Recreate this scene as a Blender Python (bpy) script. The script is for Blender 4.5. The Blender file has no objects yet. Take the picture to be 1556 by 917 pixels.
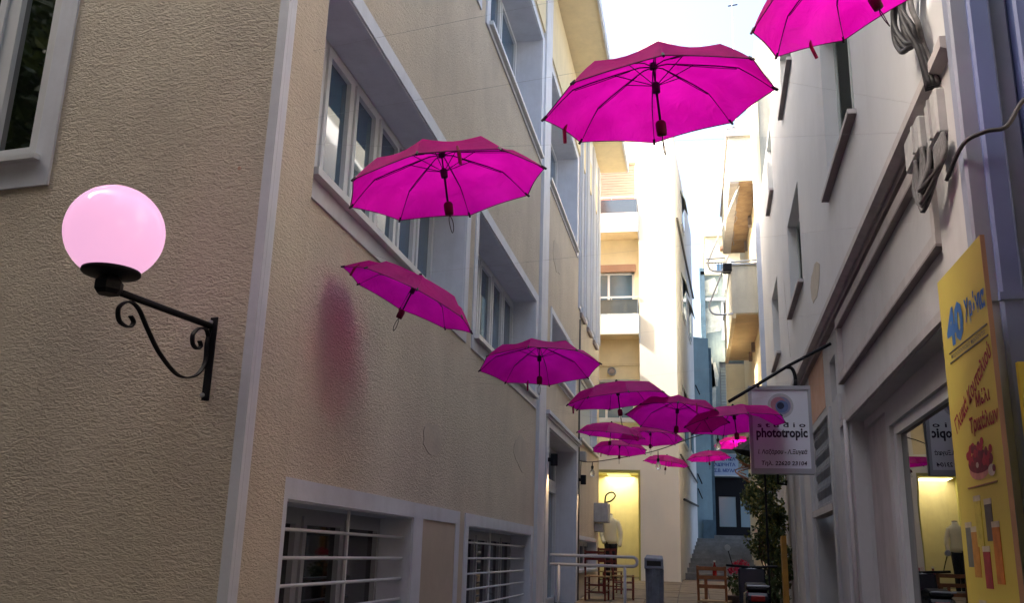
import bpy, bmesh, math, random
from mathutils import Vector, Matrix, Euler
R = math.radians
random.seed(7)
scn = bpy.context.scene
col = scn.collection

# ------------------------------------------------------------------ camera
cam_d = bpy.data.cameras.new('camera'); cam = bpy.data.objects.new('camera', cam_d); col.objects.link(cam)
cam_d.sensor_width = 36; cam_d.lens = 36*1407.3/1556
cam_d.clip_start = .05; cam_d.clip_end = 2000
ROT = ((0.98197013, 0.0226452, 0.18767488), (0.18694468, -0.26360545, -0.94634236), (0.02804201, 0.96436475, -0.26308607))
m = Matrix(ROT).to_4x4(); m.translation = Vector((0, 0, 1.6)); cam.matrix_world = m
scn.camera = cam

# ------------------------------------------------------------------ light
SUN_EL, SUN_AZ = 38, -99          # azimuth measured from +Y towards +X
w = bpy.data.worlds.new('World'); scn.world = w; w.use_nodes = True
nt = w.node_tree; bg = nt.nodes['Background']
sky = nt.nodes.new('ShaderNodeTexSky'); sky.sky_type = 'NISHITA'; sky.sun_disc = False
sky.sun_elevation = R(SUN_EL); sky.sun_rotation = R(SUN_AZ)
sky.dust_density = 10.0; sky.air_density = 1.0; sky.ozone_density = 1.0
nt.links.new(sky.outputs[0], bg.inputs[0]); bg.inputs[1].default_value = .15
sd = bpy.data.lights.new('sun', 'SUN'); sd.energy = 3.0; sd.angle = R(.5); sd.color = (1, .95, .88)
sun = bpy.data.objects.new('sun', sd); col.objects.link(sun)
dv = Vector((math.sin(R(SUN_AZ))*math.cos(R(SUN_EL)), math.cos(R(SUN_AZ))*math.cos(R(SUN_EL)), math.sin(R(SUN_EL))))
sun.rotation_euler = dv.to_track_quat('Z', 'Y').to_euler()
scn.view_settings.view_transform = 'Standard'; scn.view_settings.look = 'None'
scn.view_settings.exposure = 2.4; scn.view_settings.gamma = 1
scn.render.engine = 'CYCLES'
scn.render.resolution_x = 1024; scn.render.resolution_y = 604
scn.cycles.max_bounces = 8; scn.cycles.diffuse_bounces = 5

# ------------------------------------------------------------------ materials
def mat(name, c, rough=.7, var=.0, vscale=3., bump=0., bscale=60., stretch=(1, 1, 1), metal=0., spec=.5, emit=None, es=0., c2=None, det=4., bdist=.01, dist=0., trans=0.):
    M = bpy.data.materials.new(name); M.use_nodes = True; n = M.node_tree.nodes; l = M.node_tree.links
    b = n['Principled BSDF']; b.inputs['Base Color'].default_value = (*c, 1)
    b.inputs['Roughness'].default_value = rough; b.inputs['Metallic'].default_value = metal
    b.inputs['Specular IOR Level'].default_value = spec
    if trans: b.inputs['Transmission Weight'].default_value = trans
    tc = n.new('ShaderNodeTexCoord'); mp = n.new('ShaderNodeMapping'); mp.inputs['Scale'].default_value = stretch
    geo = n.new('ShaderNodeNewGeometry'); l.new(geo.outputs['Position'], mp.inputs[0])
    if var or c2:
        t = n.new('ShaderNodeTexNoise'); t.inputs['Scale'].default_value = vscale; t.inputs['Detail'].default_value = 8; t.inputs['Roughness'].default_value = .65
        l.new(geo.outputs['Position'], t.inputs['Vector'])
        r = n.new('ShaderNodeValToRGB'); r.color_ramp.elements[0].position = .35; r.color_ramp.elements[1].position = .68
        d = c2 if c2 else tuple(x*(1-var) for x in c)
        r.color_ramp.elements[0].color = (*d, 1); r.color_ramp.elements[1].color = (*(c if c2 else tuple(min(1, x*(1+var*.4)) for x in c)), 1)
        l.new(t.outputs[0], r.inputs[0]); l.new(r.outputs[0], b.inputs['Base Color'])
    if bump:
        t = n.new('ShaderNodeTexNoise'); t.inputs['Scale'].default_value = bscale; t.inputs['Detail'].default_value = det; t.inputs['Distortion'].default_value = dist
        l.new(mp.outputs[0], t.inputs['Vector'])
        bp = n.new('ShaderNodeBump'); bp.inputs['Strength'].default_value = bump; bp.inputs['Distance'].default_value = bdist
        l.new(t.outputs[0], bp.inputs['Height']); l.new(bp.outputs[0], b.inputs['Normal'])
    if emit: b.inputs['Emission Color'].default_value = (*emit, 1); b.inputs['Emission Strength'].default_value = es
    return M

def streaky(M, amount=.35, scale=2.2, dark=(.12, .11, .11)):
    """rain streaks and grime: vertical stretched noise mixed over the base colour"""
    n = M.node_tree.nodes; l = M.node_tree.links; b = n['Principled BSDF']
    geo = n.new('ShaderNodeNewGeometry'); mp = n.new('ShaderNodeMapping'); mp.inputs['Scale'].default_value = (scale*2.2, scale*2.2, scale*.22)
    l.new(geo.outputs['Position'], mp.inputs[0])
    t = n.new('ShaderNodeTexNoise'); t.inputs['Scale'].default_value = 1.6; t.inputs['Detail'].default_value = 9; t.inputs['Roughness'].default_value = .7
    l.new(mp.outputs[0], t.inputs['Vector'])
    r = n.new('ShaderNodeValToRGB'); r.color_ramp.elements[0].position = .48; r.color_ramp.elements[1].position = .78
    r.color_ramp.elements[0].color = (0, 0, 0, 1); r.color_ramp.elements[1].color = (amount,)*3+(1,)
    l.new(t.outputs[0], r.inputs[0])
    mx = n.new('ShaderNodeMix'); mx.data_type = 'RGBA'; l.new(r.outputs[0], mx.inputs[0])
    src = b.inputs['Base Color']
    if src.links: l.new(src.links[0].from_socket, mx.inputs[6])
    else: mx.inputs[6].default_value = src.default_value
    mx.inputs[7].default_value = (*dark, 1); l.new(mx.outputs[2], b.inputs['Base Color'])
    return M

STUCCO = mat('beige_roughcast', (.61, .54, .43), .9, var=.12, vscale=1.1, bump=.5, bscale=27, stretch=(1, 1, 2.3), bdist=.05, dist=1.0, det=5)
streaky(STUCCO, .16, 1.2, (.30, .22, .16))
# soft pink blotch mixed into the roughcast colour
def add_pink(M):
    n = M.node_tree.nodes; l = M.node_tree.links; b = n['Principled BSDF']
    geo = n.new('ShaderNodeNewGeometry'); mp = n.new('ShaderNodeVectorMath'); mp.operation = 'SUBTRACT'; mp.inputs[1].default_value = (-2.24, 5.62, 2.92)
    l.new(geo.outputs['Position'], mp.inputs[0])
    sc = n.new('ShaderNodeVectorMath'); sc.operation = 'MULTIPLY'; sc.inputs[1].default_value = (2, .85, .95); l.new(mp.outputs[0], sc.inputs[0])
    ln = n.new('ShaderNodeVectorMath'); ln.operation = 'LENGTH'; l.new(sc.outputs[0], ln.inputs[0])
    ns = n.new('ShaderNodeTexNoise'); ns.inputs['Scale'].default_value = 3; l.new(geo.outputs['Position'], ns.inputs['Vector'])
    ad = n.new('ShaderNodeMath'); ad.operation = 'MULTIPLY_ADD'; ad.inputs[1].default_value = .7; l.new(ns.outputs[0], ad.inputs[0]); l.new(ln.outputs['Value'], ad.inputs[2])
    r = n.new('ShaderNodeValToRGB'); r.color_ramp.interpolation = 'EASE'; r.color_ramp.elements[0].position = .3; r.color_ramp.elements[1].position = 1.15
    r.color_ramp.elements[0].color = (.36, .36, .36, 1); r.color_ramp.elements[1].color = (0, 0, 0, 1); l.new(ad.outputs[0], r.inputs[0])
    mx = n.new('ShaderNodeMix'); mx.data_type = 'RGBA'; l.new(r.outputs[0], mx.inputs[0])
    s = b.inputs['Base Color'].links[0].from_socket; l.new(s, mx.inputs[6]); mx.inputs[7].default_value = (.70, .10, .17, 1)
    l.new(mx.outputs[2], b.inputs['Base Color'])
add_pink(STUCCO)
SMOOTH = mat('smooth_beige_render', (.50, .43, .34), .85, var=.1, vscale=2, bump=.15, bscale=30)
TRIM = streaky(mat('bluish_white_trim_paint', (.62, .65, .72), .6, var=.08, vscale=4, bump=.12, bscale=25), .15, 2)
CREAM = streaky(mat('cream_render', (.74, .64, .42), .85, var=.08, bump=.1, bscale=20), .12)
CREAM2 = mat('yellow_cream_render', (.80, .70, .47), .85, var=.08, bump=.1, bscale=20)
PALE = streaky(mat('pale_wall_paint', (.60, .61, .62), .8, var=.08, vscale=.8, bump=.2, bscale=14), .05)
PALEWARM = streaky(mat('warm_white_wall_paint', (.84, .81, .74), .8, var=.05, vscale=.8, bump=.15, bscale=14), .04)
GREYW = streaky(mat('grey_white_wall_paint', (.50, .50, .51), .8, var=.12, vscale=1.3, bump=.35, bscale=16), .12, 1.1)
MOULD = streaky(mat('mauve_grey_moulding', (.48, .45, .45), .7, var=.15, vscale=3, bump=.2, bscale=30), .35)
UNDER = mat('dark_shade_and_trim', (.27, .23, .23), .8, var=.2)  # dark tone for shade painted under mouldings, also slot sills and brackets
FRAME = mat('white_window_frame', (.62, .64, .66), .4, var=.04)
FRAMED = mat('grey_window_frame', (.34, .35, .38), .45, var=.08)
SEAL = mat('black_rubber_seal', (.02, .02, .022), .6)
def glass(name, c, rough=.03, spec=1., ior=1.9):
    M = mat(name, c, rough, spec=spec); b = M.node_tree.nodes['Principled BSDF']; b.inputs['IOR'].default_value = ior
    n = M.node_tree.nodes; l = M.node_tree.links
    t = n.new('ShaderNodeTexNoise'); t.inputs['Scale'].default_value = 1.3; t.inputs['Detail'].default_value = 1
    geo = n.new('ShaderNodeNewGeometry'); l.new(geo.outputs['Position'], t.inputs['Vector'])
    bp = n.new('ShaderNodeBump'); bp.inputs['Strength'].default_value = .08; bp.inputs['Distance'].default_value = .02
    l.new(t.outputs[0], bp.inputs['Height']); l.new(bp.outputs[0], b.inputs['Normal'])
    return M
GLASS = glass('window_glass', (.03, .09, .16)); GLASSR = glass('near_black_reflecting_glass', (.004, .006, .005), ior=2.2); GLASSD = glass('dark_window_glass', (.01, .012, .014), ior=1.5)
GLASSB = glass('frosted_blue_glass', (.22, .30, .36), .3); SHOPG = glass('shop_window_glass', (.006, .008, .008), 0.0, ior=2.0)
DOORG = glass('door_glass', (.16, .25, .32), .12)
BALG = glass('smoked_balcony_glass', (.05, .065, .075), .15)
BLACK = mat('black_painted_iron', (.006, .006, .009), .6, spec=.2, bump=.3, bscale=80, bdist=.003)
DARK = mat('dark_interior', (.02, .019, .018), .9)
METAL = mat('galvanised_steel', (.42, .44, .47), .4, metal=.7, var=.15)
RAILM = mat('pale_painted_handrail', (.55, .58, .66), .35, var=.1)
BINM = mat('blue_grey_bin_plastic', (.17, .20, .26), .6, var=.25, vscale=9)
BOXM = streaky(mat('grey_plastic_box', (.42, .42, .42), .6, var=.15, vscale=8), .3, 6)
CABLE = mat('dusty_grey_cable', (.10, .095, .095), .7, var=.4, vscale=20)
CABLED = mat('black_cable', (.03, .03, .035), .6)
PIPE = mat('blue_grey_duct_paint', (.10, .14, .32), .55, var=.12)
PIPEL = mat('pale_grey_duct_paint', (.24, .27, .36), .55, var=.12)
WPIPE = mat('white_downpipe', (.45, .5, .6), .5, var=.1)
BROWN = mat('brown_shutter_paint', (.36, .2, .13), .6, var=.1)
BRICKR = mat('red_roller_shutter', (.62, .24, .18), .7, var=.1)
RUST = streaky(mat('rusty_balcony_soffit', (.40, .27, .15), .9, var=.45, vscale=2.5, bump=.4, bscale=12, c2=(.24, .15, .09)), .4, 2)
OCHRE = mat('ochre_soffit', (.66, .53, .32), .85, var=.12)  # yellow-ochre tone given to the balcony undersides
CONC = streaky(mat('weathered_concrete_paint', (.62, .60, .50), .85, var=.15, vscale=1.5, bump=.3, bscale=12), .3)
FARW = streaky(mat('peeling_grey_green_wall', (.34, .40, .38), .9, var=.5, vscale=1.2, bump=.5, bscale=6, c2=(.20, .26, .28)), .45)
PEEL = mat('patch_of_bare_plaster', (.62, .64, .58), .9, var=.35, vscale=3, bump=.5, bscale=10)
BLUEW = streaky(mat('sky_blue_wall_paint', (.19, .30, .37), .8, var=.2, vscale=1.2, bump=.2, bscale=10), .3)
BLUED = mat('dark_blue_wall_paint', (.09, .16, .22), .8, var=.3)
LOUV = mat('grey_louvre', (.40, .44, .42), .6, var=.1)
WOOD = mat('red_brown_varnished_wood', (.13, .014, .01), .4, var=.35, vscale=14)
WOOD2 = mat('orange_brown_wood', (.26, .09, .03), .45, var=.3, vscale=14)
RUSH = mat('woven_rush_seat', (.35, .24, .12), .9, bump=.5, bscale=120)
PAVE = mat('worn_stone_slab', (.22, .18, .13), .85, var=.3, vscale=3, bump=.3, bscale=18)
ASPH = mat('dark_ground', (.075, .07, .065), .95, var=.3, bump=.3, bscale=30)
STEP = mat('grey_stone_step', (.27, .28, .29), .85, var=.3, vscale=4, bump=.3, bscale=20)
YEL = mat('yellow_plaster', (.46, .43, .15), .6, var=.12)
LITY = mat('yellow_glow', (.8, .75, .3), .5, emit=(1, .86, .28), es=.25)  # glowing yellow for imitated sun patches and the added ceiling panel
SHIRT = mat('cream_cotton', (.72, .68, .48), .9, bump=.3, bscale=20)
TROUS = mat('black_trousers', (.012, .011, .012), .9)
TERRA = mat('orange_stained_plaster', (.52, .30, .20), .85, var=.5, vscale=4, c2=(.58, .36, .27))
POSTY = mat('yellow_poster_print', (.52, .43, .07), .6, var=.07, vscale=2)
POSTB = mat('blue_print', (.02, .13, .38), .6); POSTBD = mat('dark_blue_print', (.02, .05, .25), .6)
POSTR = mat('dark_red_print', (.28, .015, .02), .6); POSTK = mat('dark_print', (.05, .05, .05), .4)
SIGNW = mat('white_sign_face', (.66, .70, .78), .35, var=.05); SIGNF = mat('grey_sign_frame', (.36, .38, .42), .4, metal=.2)
INK = mat('black_lettering', (.015, .012, .03), .5)
WLET = mat('white_lettering', (.75, .75, .7), .5)
LEAF = mat('leaf_green', (.055, .085, .02), .6, var=.5, vscale=6); LEAFY = mat('yellow_green_leaf', (.21, .20, .04), .6, var=.4, vscale=6)
BARK = mat('bark', (.09, .06, .04), .9, bump=.5)
PETAL = mat('red_petal', (.5, .01, .05), .6)
BULB = mat('clear_bulb_glass', (.8, .8, .8), .05, trans=.9); WARMB = mat('warm_lit_bulb', (1, .8, .5), .3, emit=(1, .55, .2), es=5)

def umbrella_cloth():
    M = bpy.data.materials.new('magenta_umbrella_cloth'); M.use_nodes = True; n = M.node_tree.nodes; l = M.node_tree.links
    n.remove(n['Principled BSDF']); o = n['Material Output']
    d = n.new('ShaderNodeBsdfDiffuse'); t = n.new('ShaderNodeBsdfTranslucent'); g = n.new('ShaderNodeBsdfGlossy'); g.inputs['Roughness'].default_value = .45
    tc = n.new('ShaderNodeTexCoord'); ns = n.new('ShaderNodeTexNoise'); ns.inputs['Scale'].default_value = 5; ns.inputs['Detail'].default_value = 6; l.new(tc.outputs['Object'], ns.inputs['Vector'])
    for nd, a, b_ in ((d, (.74, .0, .27), (.88, .004, .36)), (t, (.56, .001, .35), (.75, .006, .50))):
        r = n.new('ShaderNodeValToRGB'); r.color_ramp.elements[0].position = .3; r.color_ramp.elements[1].position = .7
        r.color_ramp.elements[0].color = (*a, 1); r.color_ramp.elements[1].color = (*b_, 1); l.new(ns.outputs[0], r.inputs[0]); l.new(r.outputs[0], nd.inputs['Color'])
    n2 = n.new('ShaderNodeTexNoise'); n2.inputs['Scale'].default_value = 9; n2.inputs['Detail'].default_value = 5; n2.inputs['Distortion'].default_value = 1.5; l.new(tc.outputs['Object'], n2.inputs['Vector'])
    bp = n.new('ShaderNodeBump'); bp.inputs['Strength'].default_value = .9; bp.inputs['Distance'].default_value = .014; l.new(n2.outputs[0], bp.inputs['Height'])
    for x in (d, t, g): l.new(bp.outputs[0], x.inputs['Normal'])
    m1 = n.new('ShaderNodeMixShader'); m1.inputs[0].default_value = .68; l.new(d.outputs[0], m1.inputs[1]); l.new(t.outputs[0], m1.inputs[2])
    m2 = n.new('ShaderNodeMixShader'); m2.inputs[0].default_value = .025; l.new(m1.outputs[0], m2.inputs[1]); l.new(g.outputs[0], m2.inputs[2])
    l.new(m2.outputs[0], o.inputs['Surface']); return M
CLOTH = umbrella_cloth()
HANDLE = mat('dark_red_plastic', (.12, .003, .03), .55, spec=.25); STRAPM = mat('crimson_strap', (.3, .0, .06), .7)
RIB = mat('black_umbrella_metal', (.012, .008, .012), .4, metal=.3)
GLOBE = mat('glowing_pink_glass', (.5, .22, .36), .12, emit=(1, .52, .80), es=.17)

# ------------------------------------------------------------------ mesh building
ID = lambda p: p
def LW(p): return (-2.24+p[1], p[0], p[2])                       # left alley wall: (along, out, up)
def RW(p): return (1.2+.02097*p[0]-p[1], p[0], p[2])             # right alley wall
TH = R(6.7)
def GW(p): return (-2.24-math.cos(TH)*p[0]-math.sin(TH)*p[1], 4.38+math.sin(TH)*p[0]-math.cos(TH)*p[1], p[2])   # end wall facing the camera
class MB:
    def __init__(s, f=ID): s.v = []; s.f = []; s.map = f; s.mi = []
    def add(s, vs, fs):
        k = len(s.v); s.v += [s.map(tuple(v)) for v in vs]; s.f += [tuple(i+k for i in f) for f in fs]; return s
    def box(s, a0, a1, b0, b1, c0, c1):
        if a0 > a1: a0, a1 = a1, a0
        if b0 > b1: b0, b1 = b1, b0
        if c0 > c1: c0, c1 = c1, c0
        v = [(a, b, c) for a in (a0, a1) for b in (b0, b1) for c in (c0, c1)]
        return s.add(v, [(0, 1, 3, 2), (4, 6, 7, 5), (0, 4, 5, 1), (2, 3, 7, 6), (0, 2, 6, 4), (1, 5, 7, 3)])
    def prism(s, poly, axis, t0, t1):
        """poly: 2D points in the two other axes (cyclic order), extruded along axis"""
        n = len(poly)
        def P(q, t):
            q = list(q); q.insert(axis, t); return tuple(q)
        v = [P(q, t0) for q in poly]+[P(q, t1) for q in poly]
        return s.add(v, [tuple(range(n))[::-1], tuple(range(n, 2*n))]+[(i, (i+1) % n, n+(i+1) % n, n+i) for i in range(n)])
    def tube(s, pts, r, n=8, cap=True):
        pts = [Vector(p) for p in pts]; m = len(pts); rs = r if isinstance(r, (list, tuple)) else [r]*m
        rings = []; up = None
        for i, p in enumerate(pts):
            t = (pts[min(i+1, m-1)]-pts[max(i-1, 0)]); t = t.normalized() if t.length > 1e-9 else Vector((0, 0, 1))
            if up is None: up = Vector((0, 0, 1)) if abs(t.z) < .9 else Vector((1, 0, 0))
            x = up.cross(t)
            if x.length < 1e-6: x = Vector((1, 0, 0)).cross(t)
            x.normalize(); y = t.cross(x).normalized(); up = y
            rings.append([tuple(p+x*rs[i]*math.cos(2*math.pi*k/n)+y*rs[i]*math.sin(2*math.pi*k/n)) for k in range(n)])
        fs = [(j*n+k, j*n+(k+1) % n, (j+1)*n+(k+1) % n, (j+1)*n+k) for j in range(m-1) for k in range(n)]
        if cap: fs += [tuple(range(n))[::-1], tuple((m-1)*n+k for k in range(n))]
        return s.add([q for rg in rings for q in rg], fs)
    def lathe(s, prof, c=(0, 0, 0), n=24, axis='z'):
        v = []; fs = []
        for (r, h) in prof:
            for k in range(n):
                a = 2*math.pi*k/n; x, y = r*math.cos(a), r*math.sin(a)
                v.append((c[0]+x, c[1]+y, c[2]+h) if axis == 'z' else (c[0]+x, c[1]+h, c[2]+y) if axis == 'y' else (c[0]+h, c[1]+x, c[2]+y))
        m = len(prof)
        fs = [(j*n+k, j*n+(k+1) % n, (j+1)*n+(k+1) % n, (j+1)*n+k) for j in range(m-1) for k in range(n)]
        fs += [tuple(range(n))[::-1], tuple((m-1)*n+k for k in range(n))]
        return s.add(v, fs)
    def loft(s, rings, n=14):
        """rings: (cx, cy, cz, rx, ry)"""
        v = [(cx+rx*math.cos(2*math.pi*k/n), cy+ry*math.sin(2*math.pi*k/n), cz) for cx, cy, cz, rx, ry in rings for k in range(n)]
        m = len(rings)
        return s.add(v, [(j*n+k, j*n+(k+1) % n, (j+1)*n+(k+1) % n, (j+1)*n+k) for j in range(m-1) for k in range(n)]+[tuple(range(n))[::-1], tuple((m-1)*n+k for k in range(n))])
    def mesh(s, name, M, off=(0, 0, 0), smooth=False, bevel=0.):
        me = bpy.data.meshes.new(name)
        me.from_pydata([(x-off[0], y-off[1], z-off[2]) for x, y, z in s.v], [], s.f)
        bm = bmesh.new(); bm.from_mesh(me)
        bmesh.ops.recalc_face_normals(bm, faces=bm.faces)
        if bevel: bmesh.ops.bevel(bm, geom=list(bm.edges), offset=bevel, segments=1, affect='EDGES', clamp_overlap=True)
        bm.to_mesh(me); bm.free()
        if smooth:
            for p in me.polygons: p.use_smooth = True
        me.materials.append(M); return me

def root_off(o):
    p = o
    while p.parent: p = p.parent
    return tuple(p.location)
def link(name, me, parent=None):
    o = bpy.data.objects.new(name, me); col.objects.link(o)
    if parent: o.parent = parent
    return o
def part(name, mb, M, parent, smooth=False, bevel=0., kind=None, label=None):
    """mesh given in world coordinates; the root of the thing is an unrotated Empty"""
    off = root_off(parent) if parent else (0, 0, 0)
    o = link(name, mb.mesh(name, M, off, smooth, bevel), parent)
    if kind: o['kind'] = kind
    if label: o['label'] = label
    return o
def thing(name, label, cat, loc=(0, 0, 0), group=None):
    o = bpy.data.objects.new(name, None); o.empty_display_size = .2; col.objects.link(o); o.location = loc
    o['label'] = label; o['category'] = cat
    if group: o['group'] = group
    return o
def solo(name, mb, M, label, cat, smooth=False, bevel=0., group=None):
    o = link(name, mb.mesh(name, M, (0, 0, 0), smooth, bevel)); o['label'] = label; o['category'] = cat
    if group: o['group'] = group
    return o
def struct(name, mb, M, parent=None, smooth=False):
    o = link(name, mb.mesh(name, M, (0, 0, 0), smooth), parent)
    if not parent: o['kind'] = 'structure'
    return o
def copy_tree(o, parent=None):
    c = o.copy(); col.objects.link(c); c.parent = parent
    for ch in list(o.children): copy_tree(ch, c)
    return c
def smoothed(pts, k=6):
    """Catmull-Rom through points"""
    P = [Vector(p) for p in pts]; out = []
    for i in range(len(P)-1):
        a, b, c, d = P[max(i-1, 0)], P[i], P[i+1], P[min(i+2, len(P)-1)]
        for j in range(k):
            t = j/k; out.append(.5*((2*b)+(c-a)*t+(2*a-5*b+4*c-d)*t*t+(3*b-a-3*c+d)*t*t*t))
    out.append(P[-1]); return [tuple(p) for p in out]

def text_poly(s, width=None, height=.1, shear=0., bold=0., space=1.):
    cu = bpy.data.curves.new('t', 'FONT'); cu.body = s; cu.size = 1; cu.shear = shear; cu.offset = bold; cu.space_character = space
    cu.resolution_u = 2; cu.extrude = 0
    o = bpy.data.objects.new('t', cu); col.objects.link(o)
    dg = bpy.context.evaluated_depsgraph_get(); me = bpy.data.meshes.new_from_object(o.evaluated_get(dg))
    V = [tuple(v.co) for v in me.vertices]; F = [tuple(p.vertices) for p in me.polygons]
    bpy.data.objects.remove(o); bpy.data.curves.remove(cu); bpy.data.meshes.remove(me)
    if not V: return [], []
    x0 = min(v[0] for v in V); x1 = max(v[0] for v in V); y0 = min(v[1] for v in V); y1 = max(v[1] for v in V)
    sy = height/(y1-y0); sx = (width/(x1-x0)) if width else sy
    return [((v[0]-(x0+x1)/2)*sx, (v[1]-y0)*sy) for v in V], F
def text_part(s, name, M, parent, place, **kw):
    """place maps (u, v) on the sign to a world point"""
    V, F = text_poly(s, **kw)
    mb = MB(); mb.v = [place(*v) for v in V]; mb.f = list(F)
    me = bpy.data.meshes.new(name); off = root_off(parent)
    me.from_pydata([(x-off[0], y-off[1], z-off[2]) for x, y, z in mb.v], [], mb.f); me.materials.append(M)
    return link(name, me, parent)

def wall_boxes(mb, a0, a1, z0, z1, holes, t0=-.45, t1=0.):
    A = sorted({a0, a1}|{a for h in holes for a in h[:2] if a0 < a < a1}); Z = sorted({z0, z1}|{z for h in holes for z in h[2:4] if z0 < z < z1})
    def solid(i, k):
        if i < 0 or k < 0 or i >= len(A)-1 or k >= len(Z)-1: return False
        a, z = (A[i]+A[i+1])/2, (Z[k]+Z[k+1])/2
        return not any(h[0] < a < h[1] and h[2] < z < h[3] for h in holes)
    V = {}; vs = []; fs = []
    def vid(i, t, k):
        if (i, t, k) not in V: V[i, t, k] = len(vs); vs.append((A[i], (t0, t1)[t], Z[k]))
        return V[i, t, k]
    for i in range(len(A)-1):
        for k in range(len(Z)-1):
            if not solid(i, k): continue
            for t in (0, 1): fs.append((vid(i, t, k), vid(i+1, t, k), vid(i+1, t, k+1), vid(i, t, k+1)))
            if not solid(i-1, k): fs.append((vid(i, 0, k), vid(i, 1, k), vid(i, 1, k+1), vid(i, 0, k+1)))
            if not solid(i+1, k): fs.append((vid(i+1, 0, k), vid(i+1, 1, k), vid(i+1, 1, k+1), vid(i+1, 0, k+1)))
            if not solid(i, k-1): fs.append((vid(i, 0, k), vid(i, 1, k), vid(i+1, 1, k), vid(i+1, 0, k)))
            if not solid(i, k+1): fs.append((vid(i, 0, k+1), vid(i, 1, k+1), vid(i+1, 1, k+1), vid(i+1, 0, k+1)))
    return mb.add(vs, fs)

# window: part 'window' (frame + reveals) with sub-parts
def window(F, root, a0, a1, z0, z1, depth, sashes, surround=None, sill=.06, g=GLASS, fm=FRAME, transom=None, bars=None, bar_vert=None, name='window', low=None, reveal=TRIM):
    d = -depth; f = .05
    mb = MB(F); fr = .06
    mb.box(a0, a1, d-.06, d, z0, z0+fr); mb.box(a0, a1, d-.06, d, z1-fr, z1)
    mb.box(a0, a0+fr, d-.06, d, z0+fr, z1-fr); mb.box(a1-fr, a1, d-.06, d, z0+fr, z1-fr)
    ia0, ia1 = a0+fr, a1-fr
    n = len(sashes); tot = sum(sashes); x = ia0; cells = []
    for i, s in enumerate(sashes):
        w_ = (ia1-ia0)*s/tot
        cells.append((x, x+w_)); x += w_
        if i < n-1: mb.box(x-.035, x+.035, d-.06, d, z0+fr, z1-fr)
    if transom: mb.box(ia0, ia1, d-.055, d+.002, transom-.03, transom+.03)
    W = part(name, mb, fm, root)
    rv = MB(F); e = .012
    rv.box(a0, a0+e, d, -.001, z0, z1); rv.box(a1-e, a1, d, -.001, z0, z1); rv.box(a0+e, a1-e, d, -.001, z1-e, z1); rv.box(a0+e, a1-e, d, -.001, z0, z0+e)
    part('reveal', rv, reveal, W)
    for i, (x0, x1) in enumerate(cells):
        x0 += .037 if i else .002; x1 -= .037 if i < n-1 else .002
        spans = [(z0+fr, z1-fr)] if not transom else [(z0+fr, transom-.03), (transom+.03, z1-fr)]
        for k, (b0, b1) in enumerate(spans):
            sb = .055; m2 = MB(F)
            m2.box(x0, x1, d-.05, d+.018, b0, b0+sb); m2.box(x0, x1, d-.05, d+.018, b1-sb, b1)
            m2.box(x0, x0+sb, d-.05, d+.018, b0+sb, b1-sb); m2.box(x1-sb, x1, d-.05, d+.018, b0+sb, b1-sb)
            if low and k == 0: m2.box(x0+sb, x1-sb, d-.045, d+.012, low-.02, low+.02)
            s_ = part('sash', m2, fm, W)
            gp = MB(F); gp.box(x0+sb, x1-sb, d-.035, d-.02, b0+sb, b1-sb); part('glass_pane', gp, g, W)
            sl = MB(F); sl.box(x1+.001, x1+.008, d-.004, d+.004, b0, b1); part('seal', sl, SEAL, W)
    if sill:
        s_ = MB(F); s_.box(a0-.05, a1+.05, -.02, .07, z0-.045, z0+.004); part('sill', s_, fm if F is not RW else MOULD, W)
    if surround:
        l, r, b, t, pr = surround; s_ = MB(F)
        s_.box(a0-l, a0, -.02, pr, z0-b, z1+t); s_.box(a1, a1+r, -.02, pr, z0-b, z1+t)
        if t: s_.box(a0, a1, -.02, pr, z1, z1+t)
        if b: s_.box(a0, a1, -.02, pr, z0-b, z0)
        part('surround', s_, TRIM, W)
    if bars:
        for z in bars:
            b_ = MB(F); b_.tube([(a0, -.07, z), (a1, -.07, z)], .011, 8); part('bar', b_, FRAME, W, smooth=True)
    if bar_vert:
        b_ = MB(F); b_.box(bar_vert-.012, bar_vert+.012, -.078, -.062, z0, z1); part('bar', b_, FRAME, W)
    return W

gz = lambda y: .0416*y
# ------------------------------------------------------------------ ground
g = MB(); prof = [(-400, -.35), (-4, -.17), (0, 0), (26, 1.0816), (60, 1.1), (600, 1.2)]
for (y0, z0), (y1, z1) in zip(prof, prof[1:]): g.add([(-500, y0, z0), (500, y0, z0), (500, y1, z1), (-500, y1, z1)], [(0, 1, 2, 3)])
ground = struct('ground', g, ASPH)
slabs = {}
for j in range(22):
    for i in range(6):
        y = 12.4+j*.62; x = -2.2+i*.62 + (.0 if j % 2 else .0)
        if y > 25.3 or x > 1.45: continue
        y1 = y+.606; x1 = min(x+.606, 1.58); dz = random.uniform(.012, .02)
        v = [(x, y, gz(y)+dz), (x1, y, gz(y)+dz), (x1, y1, gz(y1)+dz), (x, y1, gz(y1)+dz)]
        sb = MB().add([(a, b, c-.05) for a, b, c in v]+v, [(3, 2, 1, 0), (4, 5, 6, 7), (0, 1, 5, 4), (1, 2, 6, 5), (2, 3, 7, 6), (3, 0, 4, 7)])
        struct('paving_slab', sb, PAVE, ground)
# stairs climbing at the end of the alley
st = MB().box(-1.2, 2.6, 34.0, 38.0, .9, 2.40); stairs = struct('stairs', st, STEP)
for k in range(10):
    y = 26.2+k*.78; z = 1.09+k*.13; yy = y+.78 if k < 9 else 34.0
    s_ = MB().box(-1.2, 2.6, y, yy, .8, z+.12); s_.box(-1.2, 2.6, y-.03, y+.3, z+.12, z+.145); struct('step', s_, STEP, stairs)

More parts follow.
